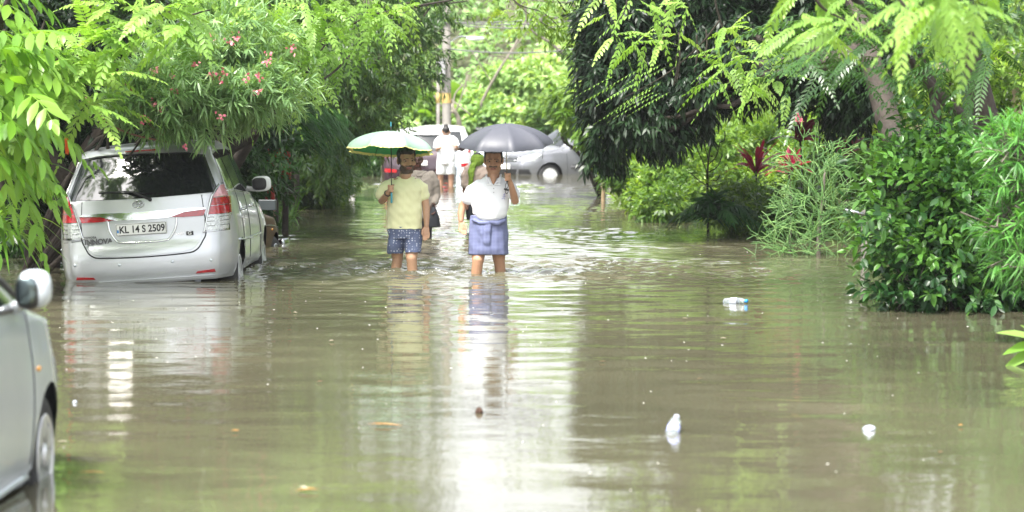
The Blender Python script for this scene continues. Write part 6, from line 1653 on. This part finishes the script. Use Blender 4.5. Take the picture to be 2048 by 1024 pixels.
for wx in (.7, 2.6, 4.2):
    mb = MB(); box(mb, (hx0 + wx - .05, hy0 - .05, .95), (hx0 + wx + .85, hy0 - .003, 2.25)); wf = mb.build('window', M_whitep, hs_, smooth=False)
    mb = MB(); box(mb, (hx0 + wx, hy0 - .06, 1.0), (hx0 + wx + .8, hy0 - .052, 2.2)); mb.build('pane', M_glass, wf, smooth=False)
# metal post and pipe by the pencil bush
c = at(1728, 470, 30.5); fp = thing('pipe_stand', 'small grey post with a horizontal pipe behind the green sticks', 'pipe', (c[0], 30.5, -.36))
mb = MB(); box(mb, (c[0] - .03, 30.47, -.36), (c[0] + .03, 30.53, at(0, 420, 30.5)[2])); mb.build('post', M_conc, fp, smooth=False)
mb = MB(); tube(mb, [at(1728, 428, 30.45), at(1690, 420, 30.45)], .018, 10); mb.build('pipe', M_steel, fp)
# chain-link stake fence fragment behind the maroon car
mb = MB()
c = at(540, 392, 37.6)
tube(mb, [at(530, 372, 37.5), at(548, 398, 37.5)], .012, 6); tube(mb, [at(532, 398, 37.5), at(548, 378, 37.5)], .012, 6); tube(mb, [at(548, 360, 37.5), gz(at(548, 420, 37.5))], .018, 6)
single(mb, 'wooden_trellis', pbr('trellis_wood', (.35, .24, .17), .8), 'scrap of wooden trellis beyond the van mirror', 'trellis', gz(c), smooth=False)

# ---- floating things
def glassy(name, col, tr):
    return pbr(name, col, .08, 0, .05, 20, trans=tr, ior=1.15, coat=.8)
M_pet = glassy('clear_plastic', (.62, .68, .72), .8); M_cap = pbr('blue_cap', (.02, .25, .6), .4); M_lab = pbr('white_label', (.42, .46, .55), .5, 0, .05, 9)
M_bluep = pbr('blue_print', (.12, .14, .5), .5)
def bottle(label, px, py, rz, tilt, s_=1.0, capm=None, bluelab=False):
    Y_ = dist(py); c = at(px, py, Y_); r = thing('plastic_bottle', label, 'bottle', (c[0], Y_, .022), 0, 'empty bottles floating on the flood', world=False)
    r.rotation_euler = (0, rad(90) - tilt, rz); r.scale = (s_, s_, s_)
    mb = MB(); lathe(mb, [(.001, -.135), (.028, -.132), (.034, -.12), (.033, -.10), (.035, -.09), (.033, -.08), (.035, -.07), (.035, .03), (.033, .04), (.034, .055), (.028, .08), (.014, .105), (.0135, .118), (.001, .119)], 28); mb.build('bottle_body', M_pet, r)
    mb = MB(); lathe(mb, [(.0355, -.055), (.0365, -.05), (.0365, .015), (.0355, .02)], 28); mb.build('wrapper', M_lab, r)
    if bluelab:
        mb = MB(); lathe(mb, [(.0368, -.045), (.0372, -.04), (.0372, -.032), (.0368, -.03)], 28); lathe(mb, [(.0368, .0), (.0372, .003), (.0372, .009), (.0368, .012)], 28); mb.build('wrapper_stripe', M_bluep, r)
    mb = MB(); lathe(mb, [(.0155, .104), (.016, .108), (.016, .124), (.014, .128), (.001, .128)], 24); mb.build('cap', capm or M_cap, r)
bottle('clear bottle with a blue cap floating left of the glossy shrub', 1472, 608, rad(-38), rad(4), .95)
bottle('pale bottle with violet bands floating end-on in the foreground', 1347, 868, rad(78), rad(25), 1.0, M_lab, True)
def scrap(name, label, px, py, r_, h_, mat, seed, cat='litter', group=None, flat=1.0):
    Y_ = dist(py); c = at(px, py, Y_); mb = MB(); ellipsoid(mb, (c[0], Y_, .004), (r_, r_ * flat, h_), None, 18, 10)
    V = mb.V[0]; V += (wob(V * 60, 1, seed) * r_ * .22)[:, None] * unit(V - np.array([c[0], Y_, 0]))
    return single(mb, name, mat, label, cat, (c[0], Y_, 0), group)
scrap('crumpled_packet', 'crumpled white packet floating at the lower right', 1737, 862, .036, .018, M_lab, 3)
scrap('foam_cup', 'small white cup bobbing beside the van bumper', 395, 563, .035, .04, M_lab, 4)
scrap('white_scrap', 'small bright scrap floating off the near hatchback', 150, 808, .012, .012, M_lab, 5)
scrap('coconut_husk', 'dark brown husk floating in the bright reflection', 958, 828, .022, .03, pbr('husk', (.05, .025, .015), .9, 0, .4, 40), 6)
# drifting leaves
M_dl = [pbr('dead_leaf_orange', (.5, .25, .06), .6, 0, .3, 40), pbr('dead_leaf_brown', (.2, .12, .06), .7, 0, .3, 40), pbr('pale_leaf', (.55, .5, .38), .6, 0, .2, 40)]
DL = [(770, 855, .20, .022, 0, 'long orange leaf drifting below the men'), (615, 988, .12, .02, 0, 'orange leaf at the bottom beside a white fleck'), (185, 952, .13, .012, 0, 'thin straw coloured leaf by the near front wheel'), (640, 768, .045, .02, 1, 'small brown leaf left of centre'), (590, 628, .04, .02, 2, 'pale leaf right of the van reflection'),
      (664, 685, .045, .02, 2, 'pale leaf below the pale leaf near the van reflection'), (470, 868, .05, .02, 0, 'small orange leaf in the lower left'), (125, 890, .06, .015, 2, 'pale leaf beside the near wheel'), (1447, 680, .05, .022, 2, 'pale leaf below the blue capped bottle'), (1922, 857, .03, .02, 0, 'small orange leaf at the lower right'),
      (1125, 625, .035, .02, 2, 'pale leaf to the right of the man in white reflection'), (605, 985, .05, .03, 2, 'white fleck at the bottom left of centre'), (1370, 640, .05, .016, 2, 'pale leaf left of the blue capped bottle'), (1880, 912, .03, .02, 1, 'dark leaf low at the right'), (1205, 727, .05, .016, 1, 'brown leaf right of centre'), (1400, 762, .05, .012, 1, 'brown twig like leaf right of centre')]
for i, (a, b_, L_c, W_c, mi, lb) in enumerate(DL):
    Y_ = dist(b_); c = at(a, b_, Y_); an = RS.uniform(-.35, .35) + (math.pi if i % 2 else 0)
    mb = MB(); leaves(mb, [[c[0] - math.cos(an) * L_c / 2, Y_ - math.sin(an) * L_c / 2, .012]], [[math.cos(an), math.sin(an), .02]], [[0, 0, 1]], L_c, W_c, 'oval', .05, .5, .5, 3)
    single(mb, 'floating_leaf', M_dl[mi], lb, 'leaf', (c[0], Y_, .012), 'leaves drifting on the flood')
# foam flecks: uncountable
mb = MB(); n = 170; yy_ = 12 + 26 * RS.uniform(size=n) ** .8; xx_ = RS.uniform(-1, 1, n) * yy_ * .17
hz = water_h(xx_, yy_)
for x, y, z in zip(xx_, yy_, hz): ellipsoid(mb, (x, y, z + .001), (.003 + .006 * RS.uniform() ** 3, .003, .002), None, 6, 4)
tag(mb.build('foam_flecks', pbr('foam', (.75, .75, .7), .5)), kind='stuff')
# thrown-up water at shins and wheel
mb = MB(); n = 700
for (cx, cy, A, R_) in WK[:3]:
    m_ = 60; a = RS.uniform(0, 6.28, m_); r_ = RS.uniform(.08, 1, m_) ** .7 * R_ * .45; x = cx + r_ * np.cos(a) * 1.6; y = cy + r_ * np.sin(a) * .8; z = water_h(x, y)
    for q in zip(x, y, z): ellipsoid(mb, (q[0], q[1], q[2] + .002), (RS.uniform(.003, .014), RS.uniform(.003, .008), RS.uniform(.002, .006)), None, 6, 4)
tag(mb.build('splashes', pbr('splash_water', (.7, .7, .66), .1, ior=1.33, trans=.3)), kind='stuff')
# rain-damp air
mb = MB(); box(mb, (-700, -420, -3), (700, 920, 13))
m, nt, out = nodes('damp_air'); pv = N(nt, 'ShaderNodeVolumePrincipled'); pv.inputs['Density'].default_value = HAZE
pv.inputs['Color'].default_value = (.95, .97, 1, 1); pv.inputs['Anisotropy'].default_value = .2
nt.links.new(pv.outputs[0], out.inputs['Volume'])
tag(mb.build('haze', m, smooth=False), kind='stuff')
